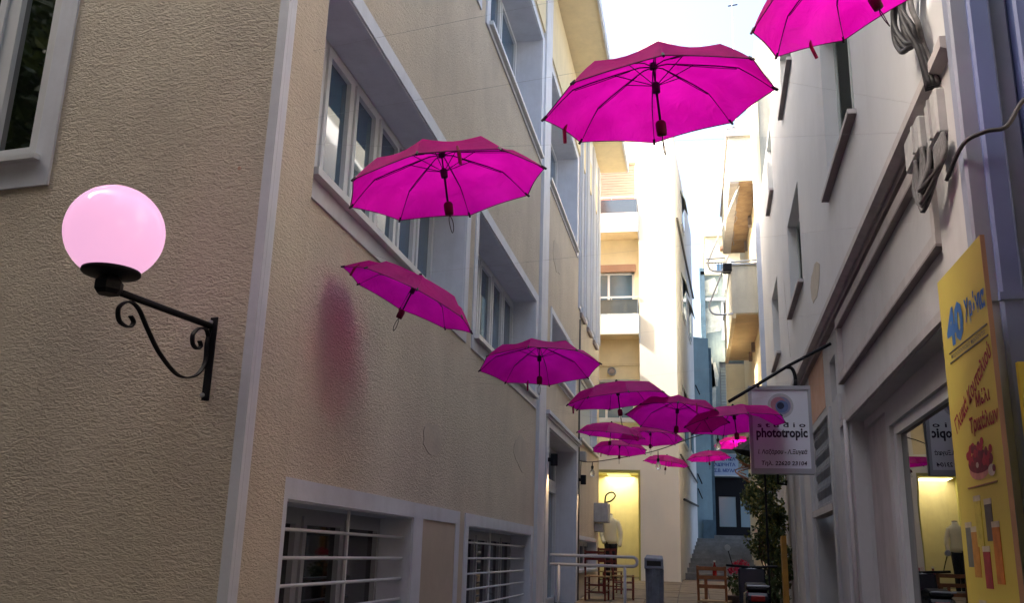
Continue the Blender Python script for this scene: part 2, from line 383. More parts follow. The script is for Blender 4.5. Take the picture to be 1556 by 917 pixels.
# ------------------------------------------------------------------ left building, alley side
LB = thing('beige_building', 'beige roughcast building with white bands and deep windows filling the left side', 'building', (-2.24, 13, 0))
HL = [(4.9, 8.74, 3.82, 5.24), (9.28, 13.1, 3.82, 5.24), (4.95, 7.42, .7, 1.86), (9.33, 13.05, .75, 1.86), (14.4, 17.95, .3, 3.54),
      (4.9, 8.74, 7.62, 9.64), (9.4, 13.15, 7.62, 9.64), (14.1, 17.85, 7.62, 9.64), (14.7, 17.9, 4.52, 5.46), (18.7, 22.1, 3.9, 5.4), (18.75, 22.1, 1.32, 1.92),
      (18.62, 19.25, 6.5, 10.6), (19.9, 20.53, 6.5, 10.6), (21.18, 21.81, 6.5, 10.6)]
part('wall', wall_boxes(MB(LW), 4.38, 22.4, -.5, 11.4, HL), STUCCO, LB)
core = MB(); core.box(-12, -2.72, 4.9, 22.39, -.5, 11.39); core.box(-12, -2.24, 22.401, 22.7, -.5, 11.4); part('building_core', core, SMOOTH, LB)
part('shade_annex', MB().box(-12, -4.2, 22.705, 24.4, -.5, 8.6), CREAM, LB)  # unseen block added to shade the lower part of the tower
# sashes
window(LW, LB, 4.9, 8.74, 3.82, 5.24, .34, [1.25, 1, 1, 1.05, 1, 1], (.14, .16, .17, .13, .015))
window(LW, LB, 9.28, 13.1, 3.82, 5.24, .34, [1]*5, (.13, .2, .17, .13, .015))
for a0, a1, pr in ((4.9, 8.74, .02), (9.4, 13.15, .02), (14.1, 17.85, .02)):
    window(LW, LB, a0, a1, 7.62, 9.64, .42, [1, 1, 1], (.18, .22, .1, .12, .02), transom=8.35, sill=.1)
window(LW, LB, 14.7, 17.9, 4.52, 5.46, .3, [1]*4, (.12, .12, .1, .1, .015))
window(LW, LB, 18.7, 22.1, 3.9, 5.4, .12, [1, 3.2], (.02, .02, .02, .06, .015), g=GLASSB)
window(LW, LB, 4.95, 7.42, .7, 1.86, .27, [1, 1, 1], (.14, .13, .1, .12, .015), g=GLASSD, fm=FRAMED, bars=[1.07, 1.23, 1.385, 1.54, 1.70], bar_vert=6.15)
window(LW, LB, 9.33, 13.05, .75, 1.86, .27, [1]*5, (.14, .2, .1, .12, .015), g=GLASSD, fm=FRAMED, bars=[1.07, 1.23, 1.385, 1.54, 1.70], bar_vert=10.75)
window(LW, LB, 18.75, 22.1, 1.32, 1.92, .2, [1]*4, (.02, .05, .04, .07, .01), g=GLASSD, fm=FRAMED)
for a in (18.62, 19.9, 21.18):
    window(LW, LB, a, a+.63, 6.5, 10.6, .3, [1], None, g=GLASS, sill=0)
    s_ = MB(LW).box(a-.02, a+.65, -.01, .05, 6.40, 6.50); part('slot_sill', s_, UNDER, LB)
# white bands
b_ = MB(LW).box(7.55, 8.95, -.02, .0148, 1.86, 1.98); part('band', b_, TRIM, LB)
for a0, a1 in ((7.551, 7.68), (8.81, 8.951)): part('band', MB(LW).box(a0, a1, -.02, .0146, .3, 1.86), TRIM, LB)
b_ = MB(LW).box(7.68, 8.81, -.02, .006, .3, 1.86); part('smooth_panel', b_, SMOOTH, LB)
part('corner_pilaster', MB(LW).box(4.386, 4.45, -.04, .022, -.5, 11.3), TRIM, LB)
part('pilaster', MB(LW).box(13.36, 13.98, -.1, .05, -.5, 11.3), TRIM, LB)
b_ = MB(LW)
for a0, a1 in ((18.30, 18.60), (19.27, 19.88), (20.55, 21.16), (21.83, 22.38)): b_.box(a0, a1, -.02, .03, 6.52, 11.3)
b_.box(18.3, 22.38, -.02, .028, 10.62, 11.3)
part('slot_surround', b_, TRIM, LB)
b_ = MB(LW)
for a in (18.36, 18.5, 19.36, 19.56, 19.74, 20.66, 20.84, 21.02, 21.93, 22.1, 22.25): b_.box(a, a+.05, .0, .07, 6.6, 11.2)
part('fin', b_, FRAME, LB)
b_ = MB(LW).box(4.38, 22.4, -.02, .024, 9.9, 11.3); part('frieze', b_, CREAM, LB)
# door with transom, stepped surround and cornice
dr = MB(LW); dr.box(14.14, 14.4, -.02, .045, .3, 3.66); dr.box(17.95, 18.2, -.02, .045, .3, 3.66); dr.box(14.4, 17.95, -.02, .045, 3.54, 3.66)
dr.box(14.05, 18.28, -.02, .1, 3.70, 3.76); dr.box(14.1, 18.24, -.02, .07, 3.66, 3.70)
door = part('door', dr, TRIM, LB)
d2 = MB(LW); d = -.36
for a in (14.42, 15.55, 16.75, 17.85): d2.box(a, a+.09, d-.08, d, .6, 3.52)
for z in (.62, 2.86, 3.43): d2.box(14.42, 17.94, d-.075, d+.002, z, z+.09)
part('frame', d2, FRAME, door)
for a in (14.52, 15.65, 16.85):
    part('glass_pane', MB(LW).box(a, a+1.0, d-.05, d-.03, .72, 2.85), DOORG, door)
    part('glass_pane', MB(LW).box(a, a+1.0, d-.05, d-.03, 2.96, 3.42), GLASS, door)
    lf = MB(LW)
    for q0, q1, z0, z1 in ((a, a+.06, .75, 2.8), (a+.92, a+.98, .75, 2.8), (a, a+.98, .72, .85), (a, a+.98, 2.72, 2.84)): lf.box(q0, q1, d-.05, d+.03, z0, z1)
    part('leaf', lf, FRAME, door)
rv = MB(LW); rv.box(14.4, 14.412, -.36, 0, .3, 3.54); rv.box(17.938, 17.95, -.36, 0, .3, 3.54); rv.box(14.412, 17.938, -.36, 0, 3.528, 3.54); part('reveal', rv, TRIM, door)
part('threshold', MB(LW).box(14.4, 17.95, -.45, .02, .3, .66), STEP, door)
part('handle', MB(LW).tube([(15.58, d+.09, 1.5), (15.58, d+.09, 1.9)], .015, 8), METAL, door, smooth=True)
# eaves
ev = MB(LW); ev.box(4.3, 22.75, -3, .72, 11.4, 11.52); part('eave', ev, CREAM, LB)
ev = MB(LW); ev.box(4.3, 22.75, .721, .76, 11.37, 11.6); part('fascia', ev, TRIM, LB)
part('roof', MB(LW).box(4.6, 22.4, -9, -.2, 11.53, 12.2), mat('roof_tile_red', (.35, .13, .08), .8, var=.3), LB)
# small camera-side things on the wall
s_ = MB(LW).tube([(4.75, 0, 3.6), (4.73, .03, 3.6)], .01, 6)
# wall spotlights either side of the door
for i, (y, z, lb) in enumerate(((14.3, 3.02, 'small black spotlight left of the glazed door, throwing light downward'), (18.25, 3.03, 'small black spotlight on the wall right of the glazed door, farther down the alley'))):
    t = thing('wall_spotlight', lb, 'wall light', (-2.24+.1, y, z), 'spotlights beside the door')
    m_ = MB(); x = -2.24+.11
    m_.lathe([(.045, -.09), (.055, -.09), (.055, .09), (.0, .09)], (x+.03, y, z), 12); part('housing', m_, BLACK, t, smooth=False)
    part('bracket', MB().box(-2.24+.03, x, y-.02, y+.02, z-.03, z+.03), BLACK, t)
    part('bulb', MB().lathe([(.0, -.086), (.04, -.084), (.04, -.078), (.0, -.07)], (x+.03, y, z), 12), WARMB, t)
    ld = bpy.data.lights.new('spot_beam', 'SPOT'); ld.energy = 9; ld.color = (1, .62, .28); ld.spot_size = R(70); ld.spot_blend = .6; ld.shadow_soft_size = .03
    lo = bpy.data.objects.new('spot_beam', ld); col.objects.link(lo); lo.parent = t; lo.location = (.035, 0, -.11)
# repairs, hairline cracks and rust runs on the left wall
PATCH = mat('cement_repair_patch', (.52, .46, .37), .9, var=.12, vscale=5, bump=.35, bscale=40)
CRACK = mat('crack_dark', (.10, .085, .07), .95)  # dark tone of the modelled hairline cracks
def patch(F, root, a, z, ra, rz, sd):
    q = random.Random(sd); n = 15; pts = [(a+ra*math.cos(2*math.pi*i/n)*q.uniform(.75, 1.1), z+rz*math.sin(2*math.pi*i/n)*q.uniform(.75, 1.1)) for i in range(n)]
    part('repair_patch', MB(F).prism(pts, 1, -.02, .004), PATCH, root)
patch(LW, LB, 7.9, 2.55, .35, .16, 1); patch(LW, LB, 12.2, 2.9, .5, .25, 2); patch(LW, LB, 15.2, 6.6, .5, .3, 3)
def crack(F, root, a, z, da, dz, n, sd):
    q = random.Random(sd); p = [(a+da*i/n+q.uniform(-.03, .03), .0015, z+dz*i/n+q.uniform(-.03, .03)) for i in range(n+1)]
    part('hairline_crack', MB(F).tube(p, [.0014]*n+[.0008], 3), CRACK, root)

# electricity meter box with curled cable at the far corner
t = thing('meter_box', 'grey metal meter box with a curled cable at the far corner of the beige building', 'meter box', (-2.1, 22.3, 2.4))
part('box', MB(LW).box(21.6, 22.2, .0, .32, 2.35, 2.78), BOXM, t, bevel=.01); part('box', MB(LW).box(21.7, 22.05, .0, .2, 2.14, 2.33), BOXM, t, bevel=.01)
part('cable', MB(LW).tube(smoothed([(22.2, .2, 2.75), (22.2, .22, 2.98), (22.2, .36, 3.06), (22.2, .44, 2.98), (22.2, .34, 2.86), (22.2, .18, 2.82)]), .018, 6), CABLED, t, smooth=True)
t = thing('alarm_box', 'small grey box with a dangling lead on the beige wall beyond the door', 'junction box', (-2.2, 18.7, 3.6))
part('box', MB(LW).box(18.62, 18.86, 0, .14, 3.44, 3.62), BOXM, t, bevel=.008); part('lead', MB(LW).tube([(18.7, .04, 3.44), (18.68, .03, 3.1)], .008, 5), CABLE, t)
t = thing('loose_conduit', 'thin dark conduit running along the beige wall beneath the tall slots', 'conduit', (-2.2, 18.5, 5))
part('pipe', MB(LW).tube([(18.42, .03, .7), (18.42, .03, 6.3)], .018, 8), CABLE, t, smooth=True)

# ------------------------------------------------------------------ end wall facing the camera (left)
EW = thing('roughcast_house', 'beige roughcast house front at far left with one tall white-framed window', 'building', (-3, 4.6, 0))
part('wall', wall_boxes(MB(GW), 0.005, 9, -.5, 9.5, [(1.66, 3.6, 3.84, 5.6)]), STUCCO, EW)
part('corner_pilaster', MB(GW).box(-.02, .04, -.05, .02, -.5, 9.5), TRIM, EW)
W = window(GW, EW, 1.66, 3.6, 3.84, 5.6, .06, [.62, 1, 1], None, g=GLASSR, sill=0)
s_ = MB(GW); s_.box(1.53, 1.66, -.02, .015, 3.66, 5.75); s_.box(1.66, 3.75, -.02, .015, 3.66, 3.84); s_.box(1.66, 3.75, -.02, .015, 5.6, 5.75); s_.box(3.6, 3.75, -.02, .015, 3.84, 5.6); part('surround', s_, TRIM, W)
part('sill', MB(GW).box(1.62, 3.7, -.02, .06, 3.825, 3.86), FRAME, W)

s_ = MB(GW).tube([(.186, 0, 3.621), (.19, .025, 3.622)], .012, 6); part('drill_hole', s_, TERRA, EW)

# globe lamp on a scrolled iron bracket
LX = .248
t = thing('globe_wall_lamp', 'glowing pink glass globe lamp on a black scrolled iron bracket', 'wall lamp', GW((LX, 0, 2.5)))
mb = MB(GW).box(LX-.038, LX+.038, 0, .03, 2.32, 2.77); part('back_plate', mb, BLACK, t, bevel=.004)
for z in (2.35, 2.74): part('bolt', MB(GW).lathe([(.012, .03), (.012, .04), (.0, .042)], (LX, 0, z), 8, 'y'), METAL, t)
AO = .73; LXE = LX+.065
part('arm', MB(GW).tube([(LX, .02, 2.72), (LXE, AO, 2.735)], .017, 10), BLACK, t, smooth=True)
part('arm_collar', MB(GW).lathe([(.05, -.04), (.065, -.02), (.065, .02), (.04, .05), (.03, .06)], (LXE, AO, 2.745), 6), BLACK, t)
part('globe_holder', MB(GW).lathe([(.05, .045), (.125, .055), (.132, .062), (.13, .075), (.105, .08)], (LXE, AO, 2.745), 32), BLACK, t, smooth=True)
rg = .225; pr = [(rg*math.sin(a), -rg*math.cos(a)) for a in [R(28+152*i/22) for i in range(23)]]; pr[-1] = (.001, pr[-1][1])
part('globe', MB(GW).lathe(pr, (LXE+.012, AO, 2.745+.065+rg*math.cos(R(28))), 40), GLOBE, t, smooth=True)
def scroll(pts, name, r=.008, wd=.012):
    """flat iron strip following pts (out, up) in the bracket's plane"""
    P = smoothed([(LX+.065*a/.73, a, z) for a, z in pts], 7); m_ = MB(GW); n = len(P); v = []
    for i, p in enumerate(P):
        q = Vector(P[min(i+1, n-1)])-Vector(P[max(i-1, 0)]); nn = Vector((0, -q.z, q.y)).normalized()*(r*.5)
        for sx, sn in ((-wd, -1), (wd, -1), (wd, 1), (-wd, 1)): v.append((p[0]+sx, p[1]+nn.y*sn, p[2]+nn.z*sn))
    f = [(i*4+k, i*4+(k+1) % 4, (i+1)*4+(k+1) % 4, (i+1)*4+k) for i in range(n-1) for k in range(4)]+[(3, 2, 1, 0), tuple((n-1)*4+k for k in range(4))]
    m_.add(v, f); part(name, m_, BLACK, t)
scroll([(.03, 2.70), (.012+.03, 2.62), (.04, 2.52), (.10, 2.44), (.22, 2.42), (.36, 2.50), (.46, 2.60), (.535, 2.685), (.60, 2.705), (.655, 2.66), (.64, 2.60), (.58, 2.585), (.555, 2.615), (.58, 2.64)], 'scroll')
scroll([(.035, 2.66), (.06, 2.695), (.11, 2.69), (.15, 2.65), (.145, 2.60), (.11, 2.58), (.085, 2.60), (.10, 2.625)], 'scroll')

# ------------------------------------------------------------------ right building
RB = thing('whitewashed_building', 'grey white building with heavy mouldings and louvred windows along the right of the alley', 'building', (1.4, 12, 0))
HR = [(7.2, 9.0, 5.12, 6.9), (11.95, 13.8, 5.12, 6.5), (16.3, 17.95, 5.12, 6.5), (7.2, 9.0, 8.25, 9.9), (11.85, 13.55, 8.25, 9.2), (16.2, 17.4, 8.1, 9.4)]
part('upper_wall', wall_boxes(MB(RW), 4.45, 20.9, 4.16, 9.46, HR, -.6, 0), PALE, RB)
part('parapet', MB(RW).box(4.45, 15.9, -.6, 0, 9.461, 9.62), PALE, RB)
for (a0, a1, z0, z1) in HR:
    W = part('window', MB(RW).box(a0, a1, -.24, -.20, z0, z1), FRAMED, RB)
    lv = MB(RW)
    n = int((z1-z0)/.045)
    for k in range(n):
        z = z0+.02+k*.045
        lv.add([(a0+.05, -.15, z), (a1-.05, -.15, z), (a1-.05, -.175, z+.035), (a0+.05, -.175, z+.035)], [(0, 1, 2, 3)])
    o = part('louvre', lv, LOUV, W); o['kind'] = 'stuff'
    fm_ = MB(RW)
    for x in (a0, (a0+a1)/2-.03, a1-.06): fm_.box(x, x+.06, -.20, -.135, z0, z1)
    fm_.box(a0, a1, -.20, -.138, z0, z0+.06); fm_.box(a0, a1, -.20, -.138, z1-.06, z1); part('shutter_frame', fm_, LOUV, W)
    part('sill', MB(RW).box(a0-.08, a1+.08, -.1, .07, z0-.04, z0), MOULD, W)
    part('sill_shade_strip', MB(RW).box(a0-.07, a1+.07, -.02, .066, z0-.046, z0-.041), UNDER, W)
for a_ in ((14.4, 4.6, .5, 1.4, 12, 14),): crack(RW, RB, *a_)
for a_ in ((6.2, 6.2, .45, .3, 16), (10.6, 4.7, .5, .22, 17)): patch(RW, RB, *a_)
# mouldings and lower wall (lower wall set back 9 cm)
D = -.10
HRL = [(5.35, 9.32, -.3, 2.92), (10.85, 13.0, -.3, 3.25), (13.1, 17.6, -.3, 3.6), (10.15, 10.62, 3.30, 3.76)]
part('lower_wall', wall_boxes(MB(RW), 4.45, 20.9, -.4, 4.10, HRL, -.5, D), GREYW, RB)
part('cornice', MB(RW).prism([(0.035, 4.16), (0.035, 4.10), (-.02, 4.08), (-.35, 4.08), (-.35, 4.16)], 0, 4.43, 20.9), MOULD, RB)
part('cornice_shadow_strip', MB(RW).box(4.44, 20.9, -.3, -.035, 4.02, 4.079), UNDER, RB)  # dark strip standing in for the shadow under the cornice
m_ = MB(RW)
m_.box(5.25, 9.6, D, D+.05, 3.90, 3.99); m_.box(5.25, 9.6, D, D+.05, 3.34, 3.41); m_.box(9.52, 9.6, D, D+.048, 3.41, 3.90); m_.box(5.25, 5.33, D, D+.048, 3.41, 3.90)
part('panel_frame', m_, MOULD, RB)
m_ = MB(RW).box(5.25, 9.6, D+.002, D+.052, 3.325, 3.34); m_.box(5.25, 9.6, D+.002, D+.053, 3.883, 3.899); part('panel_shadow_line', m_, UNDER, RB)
m_ = MB(RW).box(4.5, 9.9, D, D+.03, 2.93, 2.99); part('lintel_band', m_, MOULD, RB)
part('orange_patch', MB(RW).box(11.2, 12.9, D, D+.006, 3.35, 4.03), TERRA, RB, label='orange stained plaster patch under the cornice')
part('niche_back', MB(RW).box(10.1, 10.7, -.3, -.25, 3.25, 3.8), MOULD, RB)
part('downpipe', MB(RW).tube([(9.45, D+.03, .3), (9.45, D+.03, 2.95)], .022, 8), MOULD, RB, smooth=True)
for a in (9.88, 10.7): part('pilaster', MB(RW).box(a, a+.16, D, D+.03, .2, 3.28), GREYW, RB)
# far end downpipe
part('white_downpipe', MB(RW).box(20.7, 20.95, .0, .1, .8, 11.6), WPIPE, RB)
# shop front
SF = part('shopfront', wall_boxes(MB(RW), 5.35, 9.32, -.3, 2.92, [(5.35, 8.05, .55, 2.70), (8.2, 9.3, .55, 2.84)], -.35, D-.12), GREYW, RB)
part('back_panel', MB(RW).box(8.2, 9.3, -.3, -.25, .4, 2.84), MOULD, SF)
fm_ = MB(RW); d = -.30
for q in ((5.4, 8.03, 2.62, 2.70), (5.4, 8.03, .55, .63)): fm_.box(q[0], q[1], d-.03, d+.05, q[2], q[3])
fm_.box(7.94, 8.05, d-.03, d+.05, .63, 2.62); fm_.box(5.35, 5.43, d-.03, d+.05, .63, 2.62)
part('frame', fm_, FRAME, SF)
part('glass_pane', MB(RW).box(5.43, 7.94, d, d+.012, .63, 2.62), SHOPG, SF)
def RWt(a, z, off, flip=-1): return lambda u, v: RW((a+flip*u, off, z+v))
text_part('Flo', 'lettering', WLET, SF, lambda u, v: RW((5.72-u, d+.016, 1.78+v)), height=.19, width=.42, shear=.3)
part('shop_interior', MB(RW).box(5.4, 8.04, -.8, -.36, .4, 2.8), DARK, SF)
# grilled opening and dark doorway under it
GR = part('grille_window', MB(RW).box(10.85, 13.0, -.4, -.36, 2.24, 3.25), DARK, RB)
gm = MB(RW)
for k in range(15):
    a = 10.85+k*.1536
    pts = [(a+(.03 if j % 2 else -.03), -.14, 2.26+j*.11) for j in range(10)]; gm.tube(pts, .009, 5)
for j in range(5): gm.tube([(10.85, -.145, 2.3+j*.22), (13.0, -.145, 2.3+j*.22)], .008, 5)
o = part('lattice', gm, METAL, GR); o['kind'] = 'stuff'
part('rail', MB(RW).box(10.82, 13.03, -.2, -.06, 2.16, 2.24), MOULD, GR)
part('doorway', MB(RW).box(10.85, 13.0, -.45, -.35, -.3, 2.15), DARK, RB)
# rolling shutter / ribbed grey boards under the hanging sign
m_ = MB(RW).box(13.1, 17.6, -.4, -.33, .2, 3.6); RS = part('board_front', m_, MOULD, RB)
for a0, a1, w_ in ((13.12, 13.95, -.06), (14.05, 14.35, -.1), (14.42, 15.5, -.04), (15.62, 15.75, -.1), (15.8, 16.6, -.05), (16.75, 17.5, -.08)):
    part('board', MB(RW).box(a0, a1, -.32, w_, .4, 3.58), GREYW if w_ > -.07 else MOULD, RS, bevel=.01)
part('corner_front', wall_boxes(MB(), 1.32, 6.5, -.4, 9.6, [], 4.42, 4.98), GREYW, RB)
# ducts on the camera-facing end of the right building
for i, (x, wd, dp, M_, lb) in enumerate(((1.335, .055, .10, PIPEL, 'pale grey square duct at the corner of the right building, left of the blue ones'),
                                         (1.41, .05, .13, PIPE, 'blue square duct nearest the corner of the right building'),
                                         (1.51, .05, .06, PIPEL, 'pale grey flat duct between the two blue ducts'),
                                         (1.61, .045, .13, PIPE, 'second blue square duct, near the right edge of the photo'),
                                         (1.73, .06, .07, PIPEL, 'pale grey duct at the very right edge of the photo'))):
    t = thing('duct', lb, 'duct', (x, 4.4, 0), 'ducts on the end of the right building')
    part('pipe', MB().box(x-wd, x+wd, 4.42-dp, 4.419, .2, 6.2), M_, t, bevel=.012)
    for z in (1.2, 2.75): part('joint', MB().box(x-wd-.004, x+wd+.004, 4.415-dp, 4.41, z, z+.035), M_, t)
# duct cable ties / wires looping across
t = thing('slack_cable', 'slack black cable looping across the blue ducts', 'cable', (1.3, 4.3, 3.2))
part('cable', MB().tube(smoothed([(1.22, 4.42, 3.38), (1.27, 4.28, 3.50), (1.36, 4.24, 3.54), (1.45, 4.24, 3.56), (1.53, 4.24, 3.68), (1.60, 4.24, 3.72), (1.66, 4.24, 3.70)]), .011, 6), CABLED, t, smooth=True)
t = thing('looped_cable', 'thick dark cable hanging in a loop above the yellow poster', 'cable', (1.5, 4.2, 2.9))
part('cable', MB().tube(smoothed([(1.72, 4.24, 3.28), (1.60, 4.2, 3.2), (1.52, 4.2, 3.05), (1.50, 4.2, 2.9), (1.54, 4.2, 2.8), (1.6, 4.2, 2.72)]), .014, 6), CABLED, t, smooth=True)
part('socket', MB().lathe([(.03, -.05), (.045, -.03), (.045, .03), (.03, .05)], (1.49, 4.2, 2.93), 10), PIPE, t, smooth=True)
# junction boxes with loops of grey cable
def jbox(a0, a1, z0, z1, dp, lb):
    t = thing('junction_box', lb, 'junction box', RW(((a0+a1)/2, 0, z0)), 'junction boxes on the right wall')
    m_ = MB(RW).box(a0, a1, D, dp, z0, z1); part('cover', m_, BOXM, t, bevel=.012)
    part('rib', MB(RW).box(a0+.1, a0+.13, dp, dp+.012, z0+.02, z1-.02), BOXM, t); part('gland', MB(RW).box(a0+.03, a1-.03, D+.01, dp-.03, z0-.03, z0+.001), DARK, t)
    return t
jbox(5.02, 5.40, 3.82, 4.02, .04, 'wider grey junction box, left of the two under the cornice')
jbox(4.66, 4.90, 3.74, 4.00, .03, 'narrow grey junction box beside the blue ducts, cables at top and bottom')
t = thing('cable_loops', 'bundle of drooping grey cables below the junction boxes', 'cable', (1.3, 4.9, 3.4))
for k in range(7):
    a = 5.25-.06*k; b = 4.78-.03*k; dz = .33+.04*math.sin(k*1.7)
    part('cable', MB(RW).tube(smoothed([(a, .02+.012*(k % 3), 3.79), (a-.06, .05, 3.62), ((a+b)/2+.02*k-.05, .06+.008*k, 3.79-dz), (b-.05, .04, 3.55), (b, 0.02, 3.71)]), .013, 6), CABLE, t, smooth=True)
t = thing('cable_bundle', 'thick bundle of black cables coming down beside the cornice at top right', 'cable', (1.3, 4.6, 4.4))
for k in range(9):
    x = .02+.018*(k % 3); a = 4.62+.035*k
    part('cable', MB(RW).tube(smoothed([(4.3+.05*(k % 4), x+.05, 5.4), (4.55+.02*k, x+.04, 4.95), (a+.12, x+.06+.02*(k % 2), 4.6), (a+.05, x+.05, 4.38), (4.72, x+.02, 4.28), (4.7+.01*k, x-.03, 4.04)]), .016, 6), CABLED if k % 3 else CABLE, t, smooth=True)

# ------------------------------------------------------------------ yellow poster boards
t = thing('poster_board', 'tall yellow poster for spoon sweets and honey fixed along the grey pillar', 'poster', (1.13, 4.1, .6))
PB = MB().box(1.135, 1.15, 3.745, 4.42, .35, 2.87); part('board', PB, POSTY, t)
part('edge', MB().box(1.134, 1.151, 3.741, 3.745, .35, 2.87), BROWN, t)
PW = lambda a, z: (lambda u, v: (1.1325, a-u, z+v))
text_part('40', 'lettering', POSTB, t, PW(4.20, 2.53), height=.175, width=.26, bold=.05)
text_part('Χρόνια', 'lettering', POSTB, t, PW(3.90, 2.56), height=.125, width=.28, bold=.045)
for z in (2.512, 2.468): part('rule', MB().box(1.1320, 1.1345, 3.77, 4.33, z, z+.005), POSTK, t)
text_part('παραδοσιακά προϊόντα', 'lettering', POSTK, t, PW(4.05, 2.478), height=.027, width=.5, bold=.01)
def diag(a, z, ang):
    c, s = math.cos(ang), math.sin(ang); return lambda u, v: (1.1325, a-(u*c-v*s), z+(u*s+v*c))
text_part('Γλυκά Κουταλιού', 'lettering', POSTR, t, diag(4.04, 2.27, R(22)), height=.075, width=.62, bold=.03)
text_part('Μέλι', 'lettering', POSTR, t, PW(3.92, 2.225), height=.062, width=.19, bold=.03)
text_part('Τρικάλων', 'lettering', POSTR, t, PW(3.94, 2.115), height=.085, width=.38, bold=.03)
KK = [0]
def disc(c, r, M_, n=20, name='print', sy=1., k=0):
    m_ = MB(); KK[0] += 1; x = 1.1337-.00004*KK[0]
    m_.add([(x, c[0]+r*math.cos(2*math.pi*i/n), c[1]+r*sy*math.sin(2*math.pi*i/n)) for i in range(n)], [tuple(range(n))]); part(name, m_, M_, t)
CHER = mat('cherry_print', (.16, .004, .02), .6, var=.5, vscale=40); CHERL = mat('bright_cherry_print', (.34, .012, .03), .6, var=.3, vscale=40); PINKP = mat('pink_print', (.5, .2, .16), .6, var=.3, vscale=14); WHP = mat('pale_print', (.5, .45, .35), .6, var=.3, vscale=14)
disc((4.06, 1.985), .14, PINKP, sy=.32); disc((4.04, 2.01), .17, CHER, sy=.26)
q_ = random.Random(5)
for i in range(30):
    q = q_.random()**.5; an = q_.uniform(0, 6.28); disc((4.04+.165*q*math.cos(an), 2.04+.05*q*math.sin(an)), .024, CHERL if i % 3 else CHER, 9, sy=.75)
disc((4.08, 2.0), .02, WHP, 8, sy=.6); disc((3.90, 1.965), .045, WHP, sy=.5); disc((3.87, 1.97), .02, CHER, sy=.7)
part('print', MB().box(1.1322, 1.1345, 3.85, 4.25, 1.915, 1.921), WOOD2, t)
for n_, (a, z0, z1, c) in enumerate(((4.30, 1.60, 1.76, (.10, .12, .12)), (4.22, 1.56, 1.74, (.45, .20, .03)), (4.14, 1.68, 1.86, (.50, .42, .06)), (4.08, 1.52, 1.66, (.28, .02, .03)), (4.0, 1.70, 1.84, (.09, .08, .07)), (3.93, 1.54, 1.75, (.50, .16, .02)), (4.2, 1.25, 1.45, (.35, .10, .03)), (3.98, 1.22, 1.42, (.45, .3, .05)))):
    M_ = mat('jar_print', c, .6, var=.3, vscale=20); x_ = 1.1325-.0001*n_
    part('print', MB().box(x_, 1.1345, a-.045, a+.045, z0, z1), M_, t); part('print', MB().box(x_-.00005, 1.1345, a-.047, a+.047, z1, z1+.022), WHP, t)
t = thing('yellow_notice_board', 'second yellow board facing the camera at the right edge with a dark blue number', 'poster', (1.6, 4.12, .5))
part('board', MB().box(1.335, 2.3, 4.10, 4.13, .35, 2.43), POSTY, t)
QW = lambda x, z: (lambda u, v: (x+u, 4.0985, z+v))
text_part('40', 'lettering', POSTBD, t, QW(1.48, 2.205), height=.125, width=.24, bold=.06)
part('rule', MB().box(1.34, 2.2, 4.0975, 4.0995, 2.178, 2.184), POSTK, t)
text_part('παρ', 'lettering', POSTK, t, QW(1.44, 2.13), height=.03, width=.14)
text_part('Μ', 'lettering', POSTR, t, QW(1.44, 1.76), height=.10, width=.18, bold=.03)

# ------------------------------------------------------------------ hanging studio sign
t = thing('hanging_sign', 'white double-sided photo studio sign with a coloured lens hanging from a black bracket', 'sign', (.87, 9.5, 3.3))
SX0, SX1, SZ0, SZ1, SY = .565, 1.165, 2.43, 3.30, 9.5
part('sign_frame', MB().box(SX0, SX1, SY, SY+.12, SZ0, SZ0+.05).box(SX0, SX1, SY, SY+.12, SZ1-.04, SZ1).box(SX0, SX0+.03, SY, SY+.12, SZ0+.05, SZ1-.04).box(SX1-.03, SX1, SY, SY+.12, SZ0+.05, SZ1-.04), SIGNF, t)
part('sign_face', MB().box(SX0+.03, SX1-.03, SY+.015, SY+.105, SZ0+.05, SZ1-.04), SIGNW, t)
SGT = lambda x, z: (lambda u, v: (x+u, SY+.0125, z+v))
def sdisc(x, z, r, M_, k): part('lens_mark', MB().add([(x+r*math.cos(2*math.pi*i/28), SY+.0135-.0007*k, z+r*math.sin(2*math.pi*i/28)) for i in range(28)], [tuple(range(28))]), M_, t)
for k, (r, c, dx, dz) in enumerate(((.125, (.42, .46, .5), 0, 0), (.108, (.45, .40, .46), 0, 0), (.09, (.20, .22, .36), .008, .0), (.075, (.38, .16, .22), -.02, .012), (.062, (.10, .16, .34), .012, -.008), (.035, (.01, .02, .06), .0, 0))):
    sdisc(.872+dx, 3.10+dz, r, mat('lens_print', c, .4, var=.15, vscale=20), k)
text_part('s t u d i o', 'lettering', INK, t, SGT(.872, 2.885), height=.048, width=.46, bold=.02)
text_part('phototropic', 'lettering', INK, t, SGT(.872, 2.755), height=.125, width=.49, bold=.035)
text_part('Ι. Λαζάρου - Λ.Ξυγκά', 'lettering', INK, t, SGT(.872, 2.61), height=.06, width=.47, shear=.2, bold=.02)
text_part('Τηλ. 22620 23104', 'lettering', INK, t, SGT(.882, 2.50), height=.055, width=.43, shear=.15, bold=.02)
part('bracket_arm', MB().tube([(1.42, 9.75, 3.78), (.98, 9.56, 3.52), (.50, 9.3, 3.19), (.36, 9.25, 3.1)], .016, 8), BLACK, t, smooth=True)
part('hanger', MB().tube(smoothed([(.94, 9.56, 3.50), (1.0, 9.56, 3.49), (1.03, 9.56, 3.42), (1.035, 9.56, 3.30)]), .018, 8), BLACK, t, smooth=True)
part('hanger', MB().tube([(.66, 9.56, 3.31), (.66, 9.42, 3.30), (.66, 9.56, 3.28)], .014, 8), BLACK, t)
part('lower_stay', MB().tube([(.82, 9.58, 2.43), (.82, 9.58, 2.34), (.90, 9.58, 2.33), (.90, 9.58, 2.37)], .012, 6), BLACK, t)

